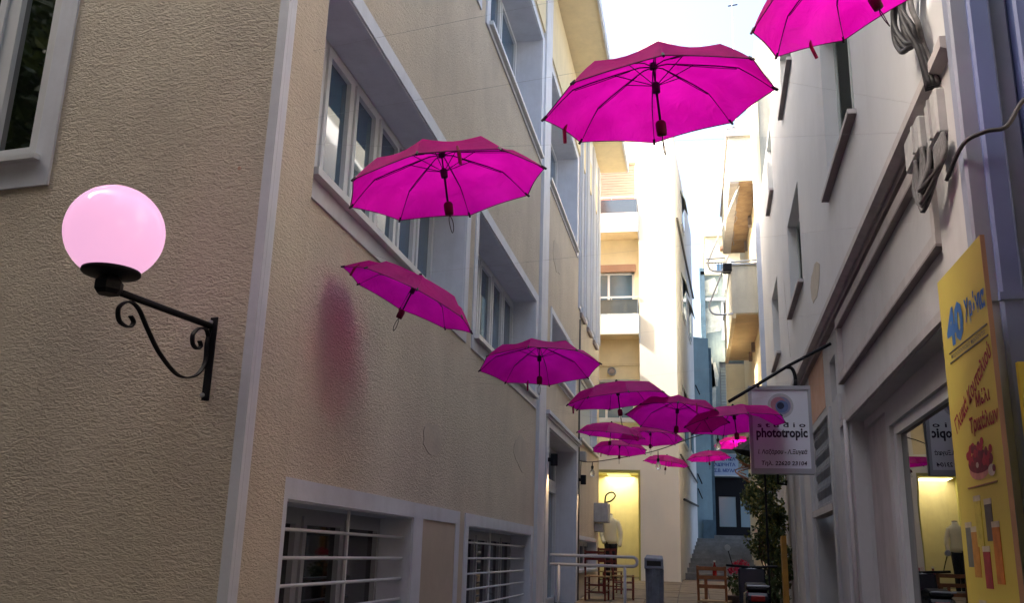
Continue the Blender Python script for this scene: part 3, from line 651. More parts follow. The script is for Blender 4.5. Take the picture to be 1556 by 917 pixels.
# ------------------------------------------------------------------ middle building
MBD = thing('cream_apartment_block', 'tall cream apartment block with smoked glass balconies closing the middle of the view', 'building', (-1.5, 25, 1))
part('tower_wall', wall_boxes(MB(), -1.33, -.35, .6, 16.5, [], 24.5, 26.4), PALEWARM, MBD)
BK = 25.1
holes = [(-2.95, -1.49, 7.9, 9.36), (-2.95, -1.47, 11.0, 12.62), (-2.95, -1.49, 5.2, 6.2), (-2.6, -1.35, .9, 3.8)]
wl = MB(); 
def wallY(mb, x0, x1, z0, z1, hs, y0, y1):
    f = mb.map; mb.map = lambda p: f((p[0], p[1], p[2])); wall_boxes(mb, x0, x1, z0, z1, hs, y0, y1); mb.map = f
wallY(wl, -7, -1.335, 4.25, 15.6, holes[:3], BK, BK+.4); part('recessed_wall', wl, CREAM2, MBD)
wl = MB(); wallY(wl, -7, -1.335, .6, 4.25, holes[3:], 24.6, 24.95); part('ground_floor_wall', wl, PALEWARM, MBD)
part('rear_block', MB().box(-7, -.36, 26.3, 33, .6, 15.6), CREAM, MBD)
for zb in (7.42, 10.35):
    bc = part('balcony', MB().box(-5, -1.345, 24.47, BK, zb, zb+.52), PALEWARM, MBD)
    part('soffit', MB().box(-4.98, -1.37, 24.49, BK-.001, zb-.02, zb-.001), OCHRE, bc)
    part('balcony_glass', MB().box(-5, -1.38, 24.49, 24.505, zb+.58, zb+.97), BALG, bc)
    part('balcony_glass', MB().box(-1.365, -1.352, 24.52, BK, zb+.58, zb+.97), BALG, bc)
    part('rail', MB().box(-5, -1.35, 24.47, 24.51, zb+1.02, zb+1.06), FRAME, bc); part('rail', MB().box(-5, -1.35, 24.475, 24.515, zb+.53, zb+.565), FRAME, bc)
    for x in (-2.1, -3.0, -1.39): part('post', MB().box(x, x+.03, 24.512, 24.54, zb+.5, zb+1.02), FRAME, bc)
    part('drain', MB().box(-1.335, -1.31, 24.44, 24.5, zb-.25, zb+.5), METAL, bc)
def mwin(x0, x1, z0, z1, mull, g_=GLASS, fr=FRAME):
    m_ = MB(); y = BK+.12
    m_.box(x0, x1, y-.04, y, z0, z0+.05); m_.box(x0, x1, y-.04, y, z1-.05, z1); m_.box(x0, x0+.05, y-.04, y, z0, z1); m_.box(x1-.07, x1, y-.04, y, z0, z1)
    for x in mull: m_.box(x-.03, x+.03, y-.045, y, z0, z1)
    W = part('window', m_, fr, MBD); part('glass_pane', MB().box(x0, x1, y+.001, y+.02, z0, z1), g_, W); return W
W = mwin(-2.95, -1.49, 7.9, 9.36, [-2.22]); part('shutter_box', MB().box(-3.0, -1.45, 24.98, BK+.1, 9.36, 9.55), BROWN, W)
W = mwin(-2.95, -1.49, 5.2, 6.2, [-2.28, -1.9], DOORG); part('lintel', MB().box(-3, -1.36, 25.0, BK+.1, 6.2, 6.27), MOULD, W); part('sill', MB().box(-3, -1.4, 24.9, BK+.1, 5.1, 5.2), FRAME, W)
W = mwin(-2.95, -1.47, 11.0, 12.62, [-2.2], GLASSD); part('shutter_frame', MB().box(-3.0, -1.44, BK-.03, BK+.07, 12.62, 12.7), BROWN, W)
for k in range(20):
    part('slat', MB().box(-2.94, -1.48, BK-.015, BK+.03, 11.02+k*.08, 11.02+k*.08+.068), BRICKR, W)
part('vent', MB().lathe([(.0, 0), (.10, 0), (.10, -.09), (.115, -.09), (.115, .01), (.0, .02)], (-2.12, BK-.03, 6.50), 20, 'y'), METAL, MBD); part('vent_hole', MB().lathe([(.0, -.12), (.075, -.118), (.075, -.1), (.0, -.1)], (-2.12, BK-.03, 6.5), 16, 'y'), UNDER, MBD)
part('cornice_strip', MB().box(-7, -1.336, BK-.05, BK, 6.66, 6.72), CREAM, MBD)
# angled side face of the block
sd_ = MB().prism([(-.352, 24.52), (.12, 33), (-1.3, 33), (-1.3, 26)], 2, .6, 13.2); part('side_wall', sd_, PALE, MBD)
sx = lambda y: -.352+(y-24.52)*(.472/8.48)
for y0, y1, z0, z1 in ((26.6, 28.4, 4.7, 6.3), (29.5, 31, 4.8, 6.3), (27, 28.5, 8.6, 9.8), (30, 31.2, 8.6, 9.8), (27.4, 28.6, 11.6, 12.6)):
    m_ = MB(lambda p: (sx(p[0])+p[1], p[0], p[2])); m_.box(y0, y1, .0, .03, z0, z1); W = part('window', m_, FRAME, MBD)
    m_ = MB(lambda p: (sx(p[0])+p[1], p[0], p[2])); m_.box(y0+.08, y1-.08, .03, .045, z0+.08, z1-.08); part('glass_pane', m_, GLASSD, W)
    m_ = MB(lambda p: (sx(p[0])+p[1], p[0], p[2])); m_.add([(y0-.1, .0, z1+.1), (y1+.1, .0, z1+.1), (y1+.1, .16, z1-.25), (y0-.1, .16, z1-.25), (y0-.1, .0, z1+.06), (y1+.1, .0, z1+.06), (y1+.1, .15, z1-.29), (y0-.1, .15, z1-.29)], [(0, 1, 2, 3), (7, 6, 5, 4), (0, 4, 5, 1), (2, 6, 7, 3), (0, 3, 7, 4), (1, 5, 6, 2)]); part('awning', m_, LOUV, W)
m_ = MB(lambda p: (sx(p[0])+p[1], p[0], p[2]))
m_.tube([(24.8, .06, 10.8), (32.5, .06, 10.6)], .035, 6); part('pipe', m_, CABLE, MBD)
m_ = MB(lambda p: (sx(p[0])+p[1], p[0], p[2])); m_.tube([(24.6, .05, 4.2), (32.5, .05, 4.1)], .03, 6); part('pipe', m_, CABLE, MBD)
m_ = MB(lambda p: (sx(p[0])+p[1], p[0], p[2])); m_.tube([(25.2, .08, 3.1), (32, .08, 3.3)], .035, 8); part('stair_rail', m_, CABLED, MBD)
# yellow entrance with imitated sun patches and an added lamp
EN = part('entrance', MB().box(-2.7, -1.2, 27.2, 27.3, .8, 3.9).box(-2.7, -2.6, 24.96, 27.2, .8, 3.9).box(-1.345, -1.2, 24.96, 27.2, .8, 3.9).box(-2.6, -1.345, 24.96, 27.2, 3.8, 3.9).box(-2.6, -1.345, 24.96, 27.2, .95, 1.05), YEL, MBD)
for x0, x1, z0, z1 in ((-1.62, -1.42, 3.2, 3.55), (-1.68, -1.36, 2.35, 3.0), (-1.78, -1.37, 1.45, 2.25)):
    part('sun_patch_glow', MB().box(x0-.0, x1, 27.17, 27.195, z0, z1), LITY, EN)  # glowing panels imitating patches of reflected sunlight
m_ = MB(); m_.box(-2.6, -2.53, 24.62, 24.7, 1.0, 3.8); m_.box(-1.40, -1.35, 24.62, 24.7, 1.0, 3.8); m_.box(-2.53, -1.4, 24.62, 24.7, 3.73, 3.8); part('frame', m_, YEL, EN)
ld = bpy.data.lights.new('entrance_fill', 'AREA'); ld.energy = 6; ld.color = (1, .9, .55); ld.size = .8  # area lamp added to brighten the entrance
lo = bpy.data.objects.new('entrance_fill', ld); col.objects.link(lo); lo.parent = MBD; lo.location = (-2.0+1.5, 25.9-25, 3.75-1)
part('ceiling_glow', MB().box(-2.3, -1.7, 25.6, 26.2, 3.76, 3.79), LITY, EN)  # added glowing panel under the entrance ceiling

# ------------------------------------------------------------------ blue house, end house, yellow house
t = thing('blue_house', 'narrow sky blue rendered house beside the top of the stairs', 'building', (.3, 33.5, 1))
part('wall', MB().prism([(.10, 33.0), (.64, 33.3), (.60, 38), (-4, 38), (-4, 33)], 2, .8, 9.3), BLUEW, t)
part('corner_strip', MB().box(.62, .74, 33.5, 33.8, .8, 9.0), BLUED, t)
for z in (3.6, 4.1, 7.2): part('shutter_stay', MB().tube([(.16, 33.02, z+.35), (.30, 32.95, z)], .02, 5), BLACK, t)
part('plinth', MB().box(.3, .66, 33.0, 33.25, 1.9, 2.9), BLUED, t)
EH = thing('old_stair_house', 'shabby grey green house with peeling plaster and a dark glazed door above the stairs', 'building', (1.5, 38, 2.4))
Y0 = 38.0
def eb(x0, x1, y0, y1, z0, z1): return MB().box(x0, x1, y0, y1, z0, z1)
hs = [(.82, 2.6, 2.45, 4.75), (1.36, 2.3, 10.4, 11.9), (1.15, 2.3, 5.9, 9.4)]
wl = MB(); wallY(wl, .5, 5, 1, 13.1, hs, Y0, Y0+.4); part('wall', wl, FARW, EH); part('rear_block', eb(.5, 5, Y0+.4, 43, 1, 13.09), FARW, EH)
for x0, x1, z0, z1 in ((.62, 1.0, 7.0, 9.6), (.7, 1.12, 8.3, 9.4), (.66, .9, 5.8, 7.2), (.6, 1.2, 12.2, 13.0), (.62, 1.3, 10.6, 11.8)):
    part('plaster_patch', MB().prism([(x0, z0), (x1-.05, z0+.1), (x1, (z0+z1)/2), (x1-.12, z1), (x0+.03, z1-.15)], 1, Y0-.02, Y0+.01), PEEL, EH)
part('pillar', eb(.46, .66, Y0-.12, Y0-.001, 1, 13.4), BLUED, EH)
W = part('door', MB().box(.82, 2.6, Y0+.05, Y0+.12, 4.0, 4.75).box(.82, .98, Y0+.05, Y0+.12, 2.45, 4).box(1.62, 1.80, Y0+.05, Y0+.12, 2.45, 4).box(2.45, 2.6, Y0+.05, Y0+.12, 2.45, 4).box(.98, 2.45, Y0+.052, Y0+.118, 2.45, 2.85), BLACK, EH)
part('glass_pane', eb(.98, 1.62, Y0+.08, Y0+.1, 2.85, 4.0), DOORG, W); part('glass_pane', eb(1.80, 2.45, Y0+.08, Y0+.1, 2.85, 4.0), DOORG, W)
part('sill', eb(.75, 2.7, Y0-.3, Y0+.04, 2.40, 2.46), PALE, W)
W = part('window', eb(1.30, 2.3, Y0-.06, Y0+.02, 11.9, 12.02).box(1.30, 1.40, Y0-.06, Y0+.02, 10.3, 11.9), FRAME, EH)
for k in range(16): part('slat', eb(1.41, 2.3, Y0, Y0+.05, 10.4+k*.093, 10.4+k*.093+.075), FRAMED, W)
W = part('window', eb(1.15, 2.3, Y0+.2, Y0+.24, 5.9, 9.4), FRAMED, EH)
for k in range(26): part('slat', eb(1.2, 2.3, Y0+.12, Y0+.18, 6.1+k*.12, 6.1+k*.12+.09), LOUV, W)
part('cornice', eb(.5, 3.0, Y0-.1, Y0, 11.98, 12.1), FRAME, EH)
part('cornice', eb(.5, 3.0, Y0-.12, Y0, 13.1, 13.25), CONC, EH)
for z0, z1 in ((12.2, 13.0), (9.45, 10.3)):
    part('balcony', eb(1.42, 3.0, Y0-.9, Y0-.001, z0, z1), CONC, EH)
rl = part('roof_railing', eb(.7, 1.6, Y0-.05, Y0-.01, 13.62, 13.66), BLACK, EH)
for k in range(7): part('baluster', eb(.72+k*.13, .74+k*.13, Y0-.045, Y0-.02, 13.25, 13.62), BLACK, rl)
bl = part('iron_balcony', eb(1.15, 2.15, Y0-.9, Y0-.86, 7.14, 7.24).box(1.15, 2.15, Y0-.9, Y0, 6.06, 6.14), BLACK, EH)
for k in range(9): part('baluster', MB().tube(smoothed([(1.18+k*.118, Y0-.88, 7.15), (1.18+k*.118, Y0-.9, 6.8), (1.18+k*.118, Y0-.99, 6.4), (1.18+k*.118, Y0-.9, 6.12)], 3), .014, 5), BLACK, bl)
t = thing('closed_parasol', 'closed dark red parasol standing on the iron balcony of the old house', 'parasol', (1.72, 37.5, 6.2))
part('cloth', MB().lathe([(.11, 0), (.15, .3), (.12, .8), (.05, 1.3), (.01, 1.55)], (1.72, 37.45, 6.45), 10), mat('dark_red_cloth', (.16, .01, .03), .9), t, smooth=True)
part('pole', MB().tube([(1.72, 37.45, 6.14), (1.72, 37.45, 8.05)], .02, 6), BLACK, t)
t = thing('shop_sign', 'pale blue sign with dark blue Greek capitals above the dark door at the end', 'sign', (1.1, 37.9, 5.2))
part('panel', MB().box(.74, 1.75, 37.80, 37.86, 4.82, 5.62), mat('pale_blue_sign_paint', (.34, .42, .58), .5), t); part('frame', MB().box(.72, 1.77, 37.79, 37.87, 5.62, 5.66).box(.72, 1.77, 37.79, 37.87, 4.78, 4.82), FRAME, t)
for s_, z in (('ΜΕΣΙΤΙΚΑ', 5.38), ('ΑΚΙΝΗΤΑ', 5.16), ('Σ.Β. ΜΙΧΑΛ', 4.93)):
    text_part(s_, 'lettering', POSTBD, t, (lambda z: (lambda u, v: (1.24+u, 37.797, z+v)))(z), height=.14, width=.82, bold=.03)
t = thing('yellow_roof_house', 'pale yellow house rising behind the old grey green one', 'building', (2, 46, 1))
part('wall', MB().box(.9, 7, 46, 52, 1, 17.6), CREAM2, t); part('parapet', MB().box(.8, 7.1, 45.9, 52, 17.6, 17.85), CONC, t)
W = part('window', MB().box(1.3, 2.3, 45.96, 46.05, 14.6, 16.2), FRAME, t); part('glass_pane', MB().box(1.4, 2.2, 45.94, 45.955, 14.7, 16.1), GLASS, W)
part('roof_tiles', MB().prism([(45.6, 16.8), (45.6, 16.95), (46.1, 17.3), (46.1, 16.8)], 0, 1.6, 4), BROWN, t)

# ------------------------------------------------------------------ balcony building beyond the right wall
BB = thing('balcony_building', 'cream building with two deep balconies and rusty undersides beyond the right wall', 'building', (1.9, 24, 1))
part('wall', MB().box(1.74, 7, 21.05, 30, .6, 14), CONC, BB)
part('front_strip', MB().box(1.66, 1.735, 21.0, 29.5, .6, 13.2), CREAM2, BB)
bc = part('balcony', MB().box(1.02, 1.655, 21.3, 26.8, 10.40, 11.56), CONC, BB)
part('coping', MB().box(.97, 1.655, 21.24, 26.85, 11.56, 11.62), MOULD, bc)
part('rail', MB().tube([(.99, 21.27, 11.62), (.99, 21.27, 11.76), (1.65, 21.27, 11.8)], .022, 6), METAL, bc); part('rail', MB().tube([(1.58, 21.3, 11.6), (1.58, 21.3, 12.5)], .02, 6), METAL, bc)
part('soffit', MB().box(1.24, 1.65, 21.34, 26.75, 10.365, 10.399), RUST, bc); part('soffit_edge', MB().box(1.03, 1.24, 21.32, 26.78, 10.36, 10.399), MOULD, bc)
for a, b_ in ((21.5, 22.7), (23.2, 24.1), (24.8, 26)): part('crack', MB().tube(smoothed([(1.25+random.uniform(-.01, .05), a+(b_-a)*k/5, 10.362) for k in range(6)], 3), .018, 5), UNDER, bc)
for y in (23.6, 25.6): part('bracket', MB().box(1.58, 1.66, y, y+.2, 10.1, 10.35), UNDER, bc)
bc = part('balcony', MB().box(.98, 1.655, 21.3, 26.6, 7.12, 8.28), CONC, BB)
part('coping', MB().box(.95, 1.655, 21.26, 26.65, 8.28, 8.32), METAL, bc); part('rail', MB().tube([(.98, 21.3, 8.36), (1.66, 21.3, 8.40)], .02, 6), METAL, bc)
part('soffit', MB().box(1.06, 1.65, 21.32, 26.55, 7.085, 7.119), OCHRE, bc); part('soffit_edge', MB().box(.97, 1.06, 21.31, 26.58, 7.0, 7.119), CREAM2, bc)
for y in (24.2, 25.4): part('bracket', MB().box(1.57, 1.655, y, y+.22, 6.86, 7.08), UNDER, bc)
W = part('window', MB().box(1.70, 2.3, 30.02, 30.08, 4.6, 6.2), FRAME, BB)
part('end_wall', MB().box(1.1, 1.73, 29.6, 30, 5.2, 7.6), CREAM2, BB); part('grille_panel', MB().box(1.15, 1.6, 29.56, 29.6, 5.4, 6.1), CONC, BB)
# folding awning frames sticking out over the alley
for z, lb in ((8.35, 'upper steel awning arm jutting left from the balcony building'), (7.3, 'lower steel awning arm jutting left from the balcony building')):
    t = thing('awning_arm', lb, 'awning frame', (.9, 21.3, z), 'awning frames on the balcony building')
    top = (1.25, 21.5, z+2.0) if z > 8 else (.95, 21.5, z+1.3)
    part('strut', MB().tube([top, (.45, 21.3, z)], .022, 6), METAL, t); part('bar', MB().tube(smoothed([(.45, 21.3, z), (.50, 21.3, z-.14), (.64, 21.3, z-.21), (1.0, 21.3, z-.2)], 4), .022, 6), METAL, t)
    if z > 8: part('bar', MB().tube([(.40, 21.3, z+.1), (.85, 21.3, z+.12), (.86, 21.3, z-.2)], .018, 6), METAL, t); part('motor', MB().box(.80, 1.0, 21.2, 21.5, z-.22, z-.05), BLACK, t)
t = thing('satellite_dish', 'pale satellite dish behind the rail on top of the upper balcony', 'satellite dish', (1.5, 21.7, 11.7))
part('dish', MB().lathe([(.0, -.08), (.12, -.06), (.22, 0), (.28, .06), (.275, .065), (.2, .01), (.0, -.06)], (1.5, 21.6, 12.0), 20, 'y'), BOXM, t, smooth=True); part('mast', MB().tube([(1.5, 21.65, 11.6), (1.5, 21.65, 12.0)], .02, 6), METAL, t)
# tv aerials
t = thing('tv_aerial', 'thin television aerial mast on the balcony building roof', 'aerial', (1.25, 22, 11.6))
part('mast', MB().tube([(1.28, 22, 11.6), (1.28, 22, 17.5)], .014, 6), METAL, t)
for k, z in enumerate((12.1, 15.6, 16.0, 16.5)): part('element', MB().tube([(1.18, 21.9+.05*k, z), (1.42, 22.1, z+.12)], .018, 5), BLACK, t)

# ------------------------------------------------------------------ street furniture
t = thing('ramp_handrail', 'pale tubular handrail with a rounded U end standing by the glazed door', 'handrail', (-1.4, 15, .62))
y = 15.0; pts = [(-2.24, y, 1.6), (-.95, y, 1.6)]+[(-.95+.07*math.sin(a), y, 1.53+.07*math.cos(a)) for a in [R(15*i) for i in range(1, 12)]]+[(-.95, y, 1.46), (-2.24, y, 1.46)]
part('rail', MB().tube(pts, .024, 10), RAILM, t, smooth=True)
for x in (-1.07,  -2.1): part('post', MB().tube([(x, y, .6), (x, y, 1.46)], .024, 10), RAILM, t, smooth=True)
part('base_plate', MB().box(-1.14, -1.0, y-.07, y+.07, .62, .66), RAILM, t)
t = thing('litter_bin', 'blue grey ribbed litter bin with a slanted lid standing beside the handrail', 'litter bin', (-.66, 16, .66))
part('body', MB().loft([(-.66, 16.1, .68, .125, .125), (-.66, 16.1, 1.42, .14, .14)], 12), BINM, t)
for k in range(14):
    a = 2*math.pi*k/14; part('rib', MB().tube([(-.66+.128*math.cos(a), 16.1+.128*math.sin(a), .70), (-.66+.142*math.cos(a), 16.1+.142*math.sin(a), 1.42)], .011, 5), BINM, t)
lid = MB().add([(-.82, 15.95, 1.42), (-.51, 15.95, 1.42), (-.51, 16.27, 1.42), (-.82, 16.27, 1.42), (-.82, 15.97, 1.60), (-.51, 15.97, 1.585), (-.53, 16.23, 1.64), (-.80, 16.23, 1.65)], [(3, 2, 1, 0), (4, 5, 6, 7), (0, 1, 5, 4), (1, 2, 6, 5), (2, 3, 7, 6), (3, 0, 4, 7)])
part('lid', lid, BINM, t, bevel=.012); part('opening', MB().box(-.78, -.55, 15.955, 15.965, 1.47, 1.55), DARK, t)

def taverna_chair(x, y, rz, lb, M_=WOOD, grp='wooden taverna chairs'):
    z0 = gz(y)+.016; t = thing('wooden_chair', lb, 'chair', (x, y, z0), grp); off = (0, 0, 0)
    def lp(name, mb, MM, par=t): return link(name, mb.mesh(name, MM), par)
    for sx_, sy_, h in ((-.19, -.19, .46), (.19, -.19, .46), (-.19, .19, .92), (.19, .19, .92)):
        lp('leg', MB().tube([(sx_, sy_, 0), (sx_, sy_*(1.0 if h < .5 else 1.0), .45), (sx_, sy_+(.05 if h > .5 else 0), h)], .019, 6), M_)
    lp('seat', MB().box(-.21, .21, -.21, .21, .43, .455), RUSH)
    for z in (.62, .74, .86): lp('slat', MB().box(-.19, .19, .205+.1*(z-.45), .225+.1*(z-.45), z, z+.05), M_)
    for z in (.15, .28):
        lp('rung', MB().tube([(-.19, -.19, z), (.19, -.19, z)], .012, 5), M_); lp('rung', MB().tube([(-.19, .19, z), (.19, .19, z)], .012, 5), M_)
        lp('rung', MB().tube([(-.19, -.19, z+.04), (-.19, .19, z+.04)], .012, 5), M_); lp('rung', MB().tube([(.19, -.19, z+.04), (.19, .19, z+.04)], .012, 5), M_)
    t.rotation_euler = (0, 0, rz); return t
taverna_chair(-1.85, 18.5, R(175), 'red wooden chair behind the handrail, directly below the mannequin')
taverna_chair(-1.38, 18.9, R(95), 'red wooden chair behind the handrail, right beside the yellow doorway')
taverna_chair(-1.75, 20.2, R(20), 'red wooden chair half hidden behind the other two chairs near the doorway')
taverna_chair(.26, 13.9, R(170), 'brown wooden chair pushed to the small table by the red flowers', WOOD2)
# table
t = thing('cafe_table', 'small square wooden table with a pale cloth by the foot of the stairs', 'table', (.42, 14.6, gz(14.6)))
zz = gz(14.6); part('top', MB().box(.12, .72, 14.3, 14.9, zz+.72, zz+.75), WOOD2, t); part('cloth', MB().box(.2, .6, 14.29, 14.8, zz+.751, zz+.757), SHIRT, t)
for x in (.15, .69):
    for y in (14.33, 14.87): part('leg', MB().box(x-.02, x+.02, y-.02, y+.02, zz, zz+.72), WOOD2, t)
t = thing('sauce_bottle', 'small red bottle standing on the cafe table', 'bottle', (.28, 14.5, zz+.757)); 
part('body', MB().lathe([(.03, 0), (.032, .02), (.032, .12), (.014, .17), (.014, .2)], (.28, 14.5, zz+.757), 12), mat('red_sauce', (.22, .01, .01), .2), t, smooth=True); part('cap', MB().lathe([(.016, .2), (.016, .225), (.0, .226)], (.28, 14.5, zz+.757), 10), WLET, t)
# potted red flowers
def leaf_cloud(centres, n, size, rnd, squash=1.):
    m_ = MB()
    for _ in range(n):
        c, r = rnd.choice(centres); v = Vector((rnd.gauss(0, 1), rnd.gauss(0, 1), rnd.gauss(0, 1)*squash)).normalized()*r*rnd.random()**.4
        p = Vector(c)+v; s_ = size*rnd.uniform(.6, 1.3); e = Euler((rnd.uniform(0, 6.3), rnd.uniform(0, 6.3), rnd.uniform(0, 6.3))).to_matrix()
        q = [(-.5, 0, 0), (-.15, .28, .05), (.3, .2, 0), (.55, 0, -.08), (.3, -.2, 0), (-.15, -.28, .05)]
        m_.add([tuple(p+e@(Vector(a)*s_)) for a in q], [(0, 1, 2, 3), (0, 3, 4, 5)])
    return m_
def leafmesh(name, m_, M_, parent, label=None):
    me = bpy.data.meshes.new(name); off = root_off(parent); me.from_pydata([(x-off[0], y-off[1], z-off[2]) for x, y, z in m_.v], [], m_.f); me.materials.append(M_)
    o = link(name, me, parent); return o
rnd = random.Random(3)
t = thing('potted_flowers', 'potted plant with red flowers at the end of the cafe table', 'potted plant', (.62, 14.2, gz(14.2)))
zz = gz(14.2); part('pot', MB().lathe([(.13, 0), (.19, .5), (.2, .52), (.16, .52)], (.62, 14.2, zz), 16), mat('dark_pot', (.05, .03, .025), .7), t, smooth=True)
leafmesh('foliage', leaf_cloud([((.62, 14.2, zz+.68), .2), ((.7, 14.1, zz+.6), .2)], 420, .06, rnd), LEAF, t)
for c_, r_, n_ in (((.58, 14.12, zz+.92), .09, 110), ((.68, 14.1, zz+.95), .08, 90), ((.5, 14.15, zz+.86), .05, 50)): leafmesh('flower_head', leaf_cloud([(c_, r_)], n_, .035, rnd), PETAL, t)
# climbing plant
t = thing('climbing_plant', 'tall straggly climbing plant covering the wall under the hanging sign', 'plant', (1.2, 17, gz(17)))
cs = []
for k in range(26):
    z = .9+k*.115; cs.append(((1.36-.20*math.sin(k*.9)-.12*(k > 10), 17.3+.5*math.sin(k*1.7), z), .26+.06*math.sin(k*2.3)))
leafmesh('foliage', leaf_cloud(cs, 5200, .075, rnd), LEAF, t); leafmesh('young_foliage', leaf_cloud(cs[6:], 2300, .06, rnd), LEAFY, t)
for k in range(5): part('stem', MB().tube(smoothed([(1.35+.04*k, 17.2+.1*k, .7), (1.32-.05*k, 17.1+.1*k, 1.8), (1.38, 17.3, 2.8), (1.25-.04*k, 17.1, 3.6)]), .014, 5), BARK, t)
# orange banner strip behind the plant
t = thing('ochre_panel', 'ochre upright board between the climbing plant and the ribbed grey boards', 'panel', (1.42, 16.5, .7)); part('board', MB().box(1.37, 1.45, 15.9, 16.1, .67, 2.0), mat('ochre_board', (.45, .22, .03), .6, var=.3), t)
part('foot', MB().box(1.35, 1.47, 15.85, 16.15, .66, .70), WOOD2, t)
# black parasol, half hidden by the studio sign
t = thing('black_parasol', 'open black parasol on a pole with tan dried branches under it, behind the hanging sign', 'parasol', (1.05, 15.4, gz(15.4)))
P0_ = (1.12, 15.4, 3.62); m_ = MB(); v = [P0_]
for k in range(8): a = math.pi/4*k; v.append((P0_[0]+.5*math.cos(a), P0_[1]+.5*math.sin(a), P0_[2]-.42-.12*math.cos(a)))
m_.add(v, [(0, 1+k, 1+(k+1) % 8) for k in range(8)]); part('canopy', m_, mat('black_cloth', (.01, .01, .012), .9), t)
part('pole', MB().tube([(1.12, 15.4, .66), (1.12, 15.4, 3.6)], .018, 6), BLACK, t)
for k in range(7): part('branch', MB().tube(smoothed([(1.1, 15.2, 3.05), (.9-.04*k, 15.0+.05*k, 3.0+.05*math.sin(k)), (.68+.03*k, 14.9, 3.12-.06*k)], 4), .010, 5), WOOD2, t)

# scooter parked in the dark
zz = gz(12.4); SXX = .72
t = thing('motor_scooter', 'dark scooter seen from behind with a small number plate, parked below the studio sign', 'scooter', (SXX, 12.4, zz))
def sp(name, mb, M_, **k): return part(name, mb, M_, t, **k)
SCB = mat('dark_scooter_paint', (.02, .022, .03), .25)
for y_, nm in ((11.95, 'wheel'), (13.15, 'wheel')):
    wl_ = part(nm, MB().lathe([(.16, -.05), (.22, -.05), (.235, 0), (.22, .05), (.16, .05), (.15, 0)], (SXX, y_, zz+.235), 20, 'x'), BLACK, t, smooth=True)
    part('rim', MB().lathe([(.03, -.04), (.155, -.03), (.155, .03), (.03, .04)], (SXX, y_, zz+.235), 16, 'x'), METAL, wl_)
m_ = MB(lambda p: (SXX+p[1], 12.4+p[0], zz+p[2])); m_.prism([(-.5, .42), (-.62, .66), (-.55, .74), (.0, .72), (.06, .5), (.05, .28), (-.3, .26)], 1, -.14, .14); sp('rear_body', m_, SCB, bevel=.03)
m_ = MB(lambda p: (SXX+p[1], 12.4+p[0], zz+p[2])); m_.prism([(-.58, .74), (-.56, .80), (-.2, .83), (.02, .80), (.04, .73)], 1, -.13, .13); sp('saddle', m_, BLACK, bevel=.02)
m_ = MB(lambda p: (SXX+p[1], 12.4+p[0], zz+p[2])); m_.prism([(.05, .22), (.5, .22), (.62, .95), (.52, 1.0), (.42, .32), (.05, .30)], 1, -.17, .17); sp('leg_shield', m_, SCB, bevel=.02)
sp('handlebar', MB().tube([(SXX-.32, 12.85, zz+1.02), (SXX, 12.98, zz+1.0), (SXX+.32, 12.85, zz+1.02)], .016, 8), BLACK)
sp('fork', MB().tube([(SXX, 12.98, zz+1.0), (SXX, 13.15, zz+.25)], .022, 8), METAL)
for sx_ in (-1,):
    mi = sp('mirror', MB().lathe([(.0, -.012), (.036, -.012), (.038, .01), (.0, .012)], (SXX+sx_*.3, 12.83, zz+1.24), 14, 'y'), METAL); part('stalk', MB().tube([(SXX+sx_*.24, 12.88, zz+1.02), (SXX+sx_*.29, 12.84, zz+1.2)], .007, 6), BLACK, mi)
sp('mudguard', MB(lambda p: (SXX+p[1], 12.4+p[0], zz+p[2])).prism([(-.52, .42), (-.80, .36), (-.80, .33), (-.5, .36)], 1, -.06, .06), BLACK)
pl = sp('number_plate', MB().box(SXX-.09, SXX+.09, 11.70, 11.712, zz+.44, zz+.60), WLET); text_part('ΖΜΥ', 'lettering', INK, pl, lambda u, v: (SXX+u, 11.697, zz+.53+v), height=.05, width=.13); text_part('418', 'lettering', INK, pl, lambda u, v: (SXX+u, 11.697, zz+.46+v), height=.05, width=.13)
sp('tail_light', MB().box(SXX-.08, SXX+.08, 11.775, 11.83, zz+.62, zz+.69), mat('red_lens', (.25, .01, .01), .2), bevel=.01)
sp('luggage_rack', MB().tube([(SXX-.1, 12.0, zz+.78), (SXX-.12, 11.68, zz+.80), (SXX+.12, 11.68, zz+.80), (SXX+.1, 12.0, zz+.78)], .01, 6), METAL)

# mannequin in the doorway
mx_, my_, mz = -2.08, 24.3, gz(24.3)+.02
t = thing('shop_mannequin', 'headless shop mannequin in a loose cream top and black trousers before the yellow doorway', 'mannequin', (mx_, my_, mz))
m_ = MB().loft([(mx_, my_, mz+.88, .17, .12), (mx_, my_, mz+1.0, .175, .12), (mx_-.01, my_, mz+1.12, .155, .11), (mx_-.01, my_, mz+1.28, .17, .12), (mx_-.01, my_, mz+1.42, .195, .115), (mx_-.01, my_, mz+1.49, .15, .09), (mx_-.01, my_, mz+1.53, .06, .06), (mx_-.01, my_, mz+1.6, .05, .05)], 16)
part('torso_top', m_, SHIRT, t, smooth=True)
part('neck_cap', MB().lathe([(.05, 0), (.052, .02), (.0, .035)], (mx_-.01, my_, mz+1.60), 12), UNDER, t)
part('sleeve', MB().tube(smoothed([(mx_+.15, my_, mz+1.44), (mx_+.22, my_-.02, mz+1.25), (mx_+.245, my_-.05, mz+1.05), (mx_+.22, my_-.12, mz+.82)], 4), [.07]*4+[.065]*4+[.05]*5, 10), SHIRT, t, smooth=True)
part('sleeve', MB().tube(smoothed([(mx_-.17, my_, mz+1.44), (mx_-.22, my_-.02, mz+1.25), (mx_-.22, my_-.05, mz+1.05), (mx_-.16, my_-.14, mz+.9)], 4), [.07]*4+[.065]*4+[.05]*5, 10), SHIRT, t, smooth=True)
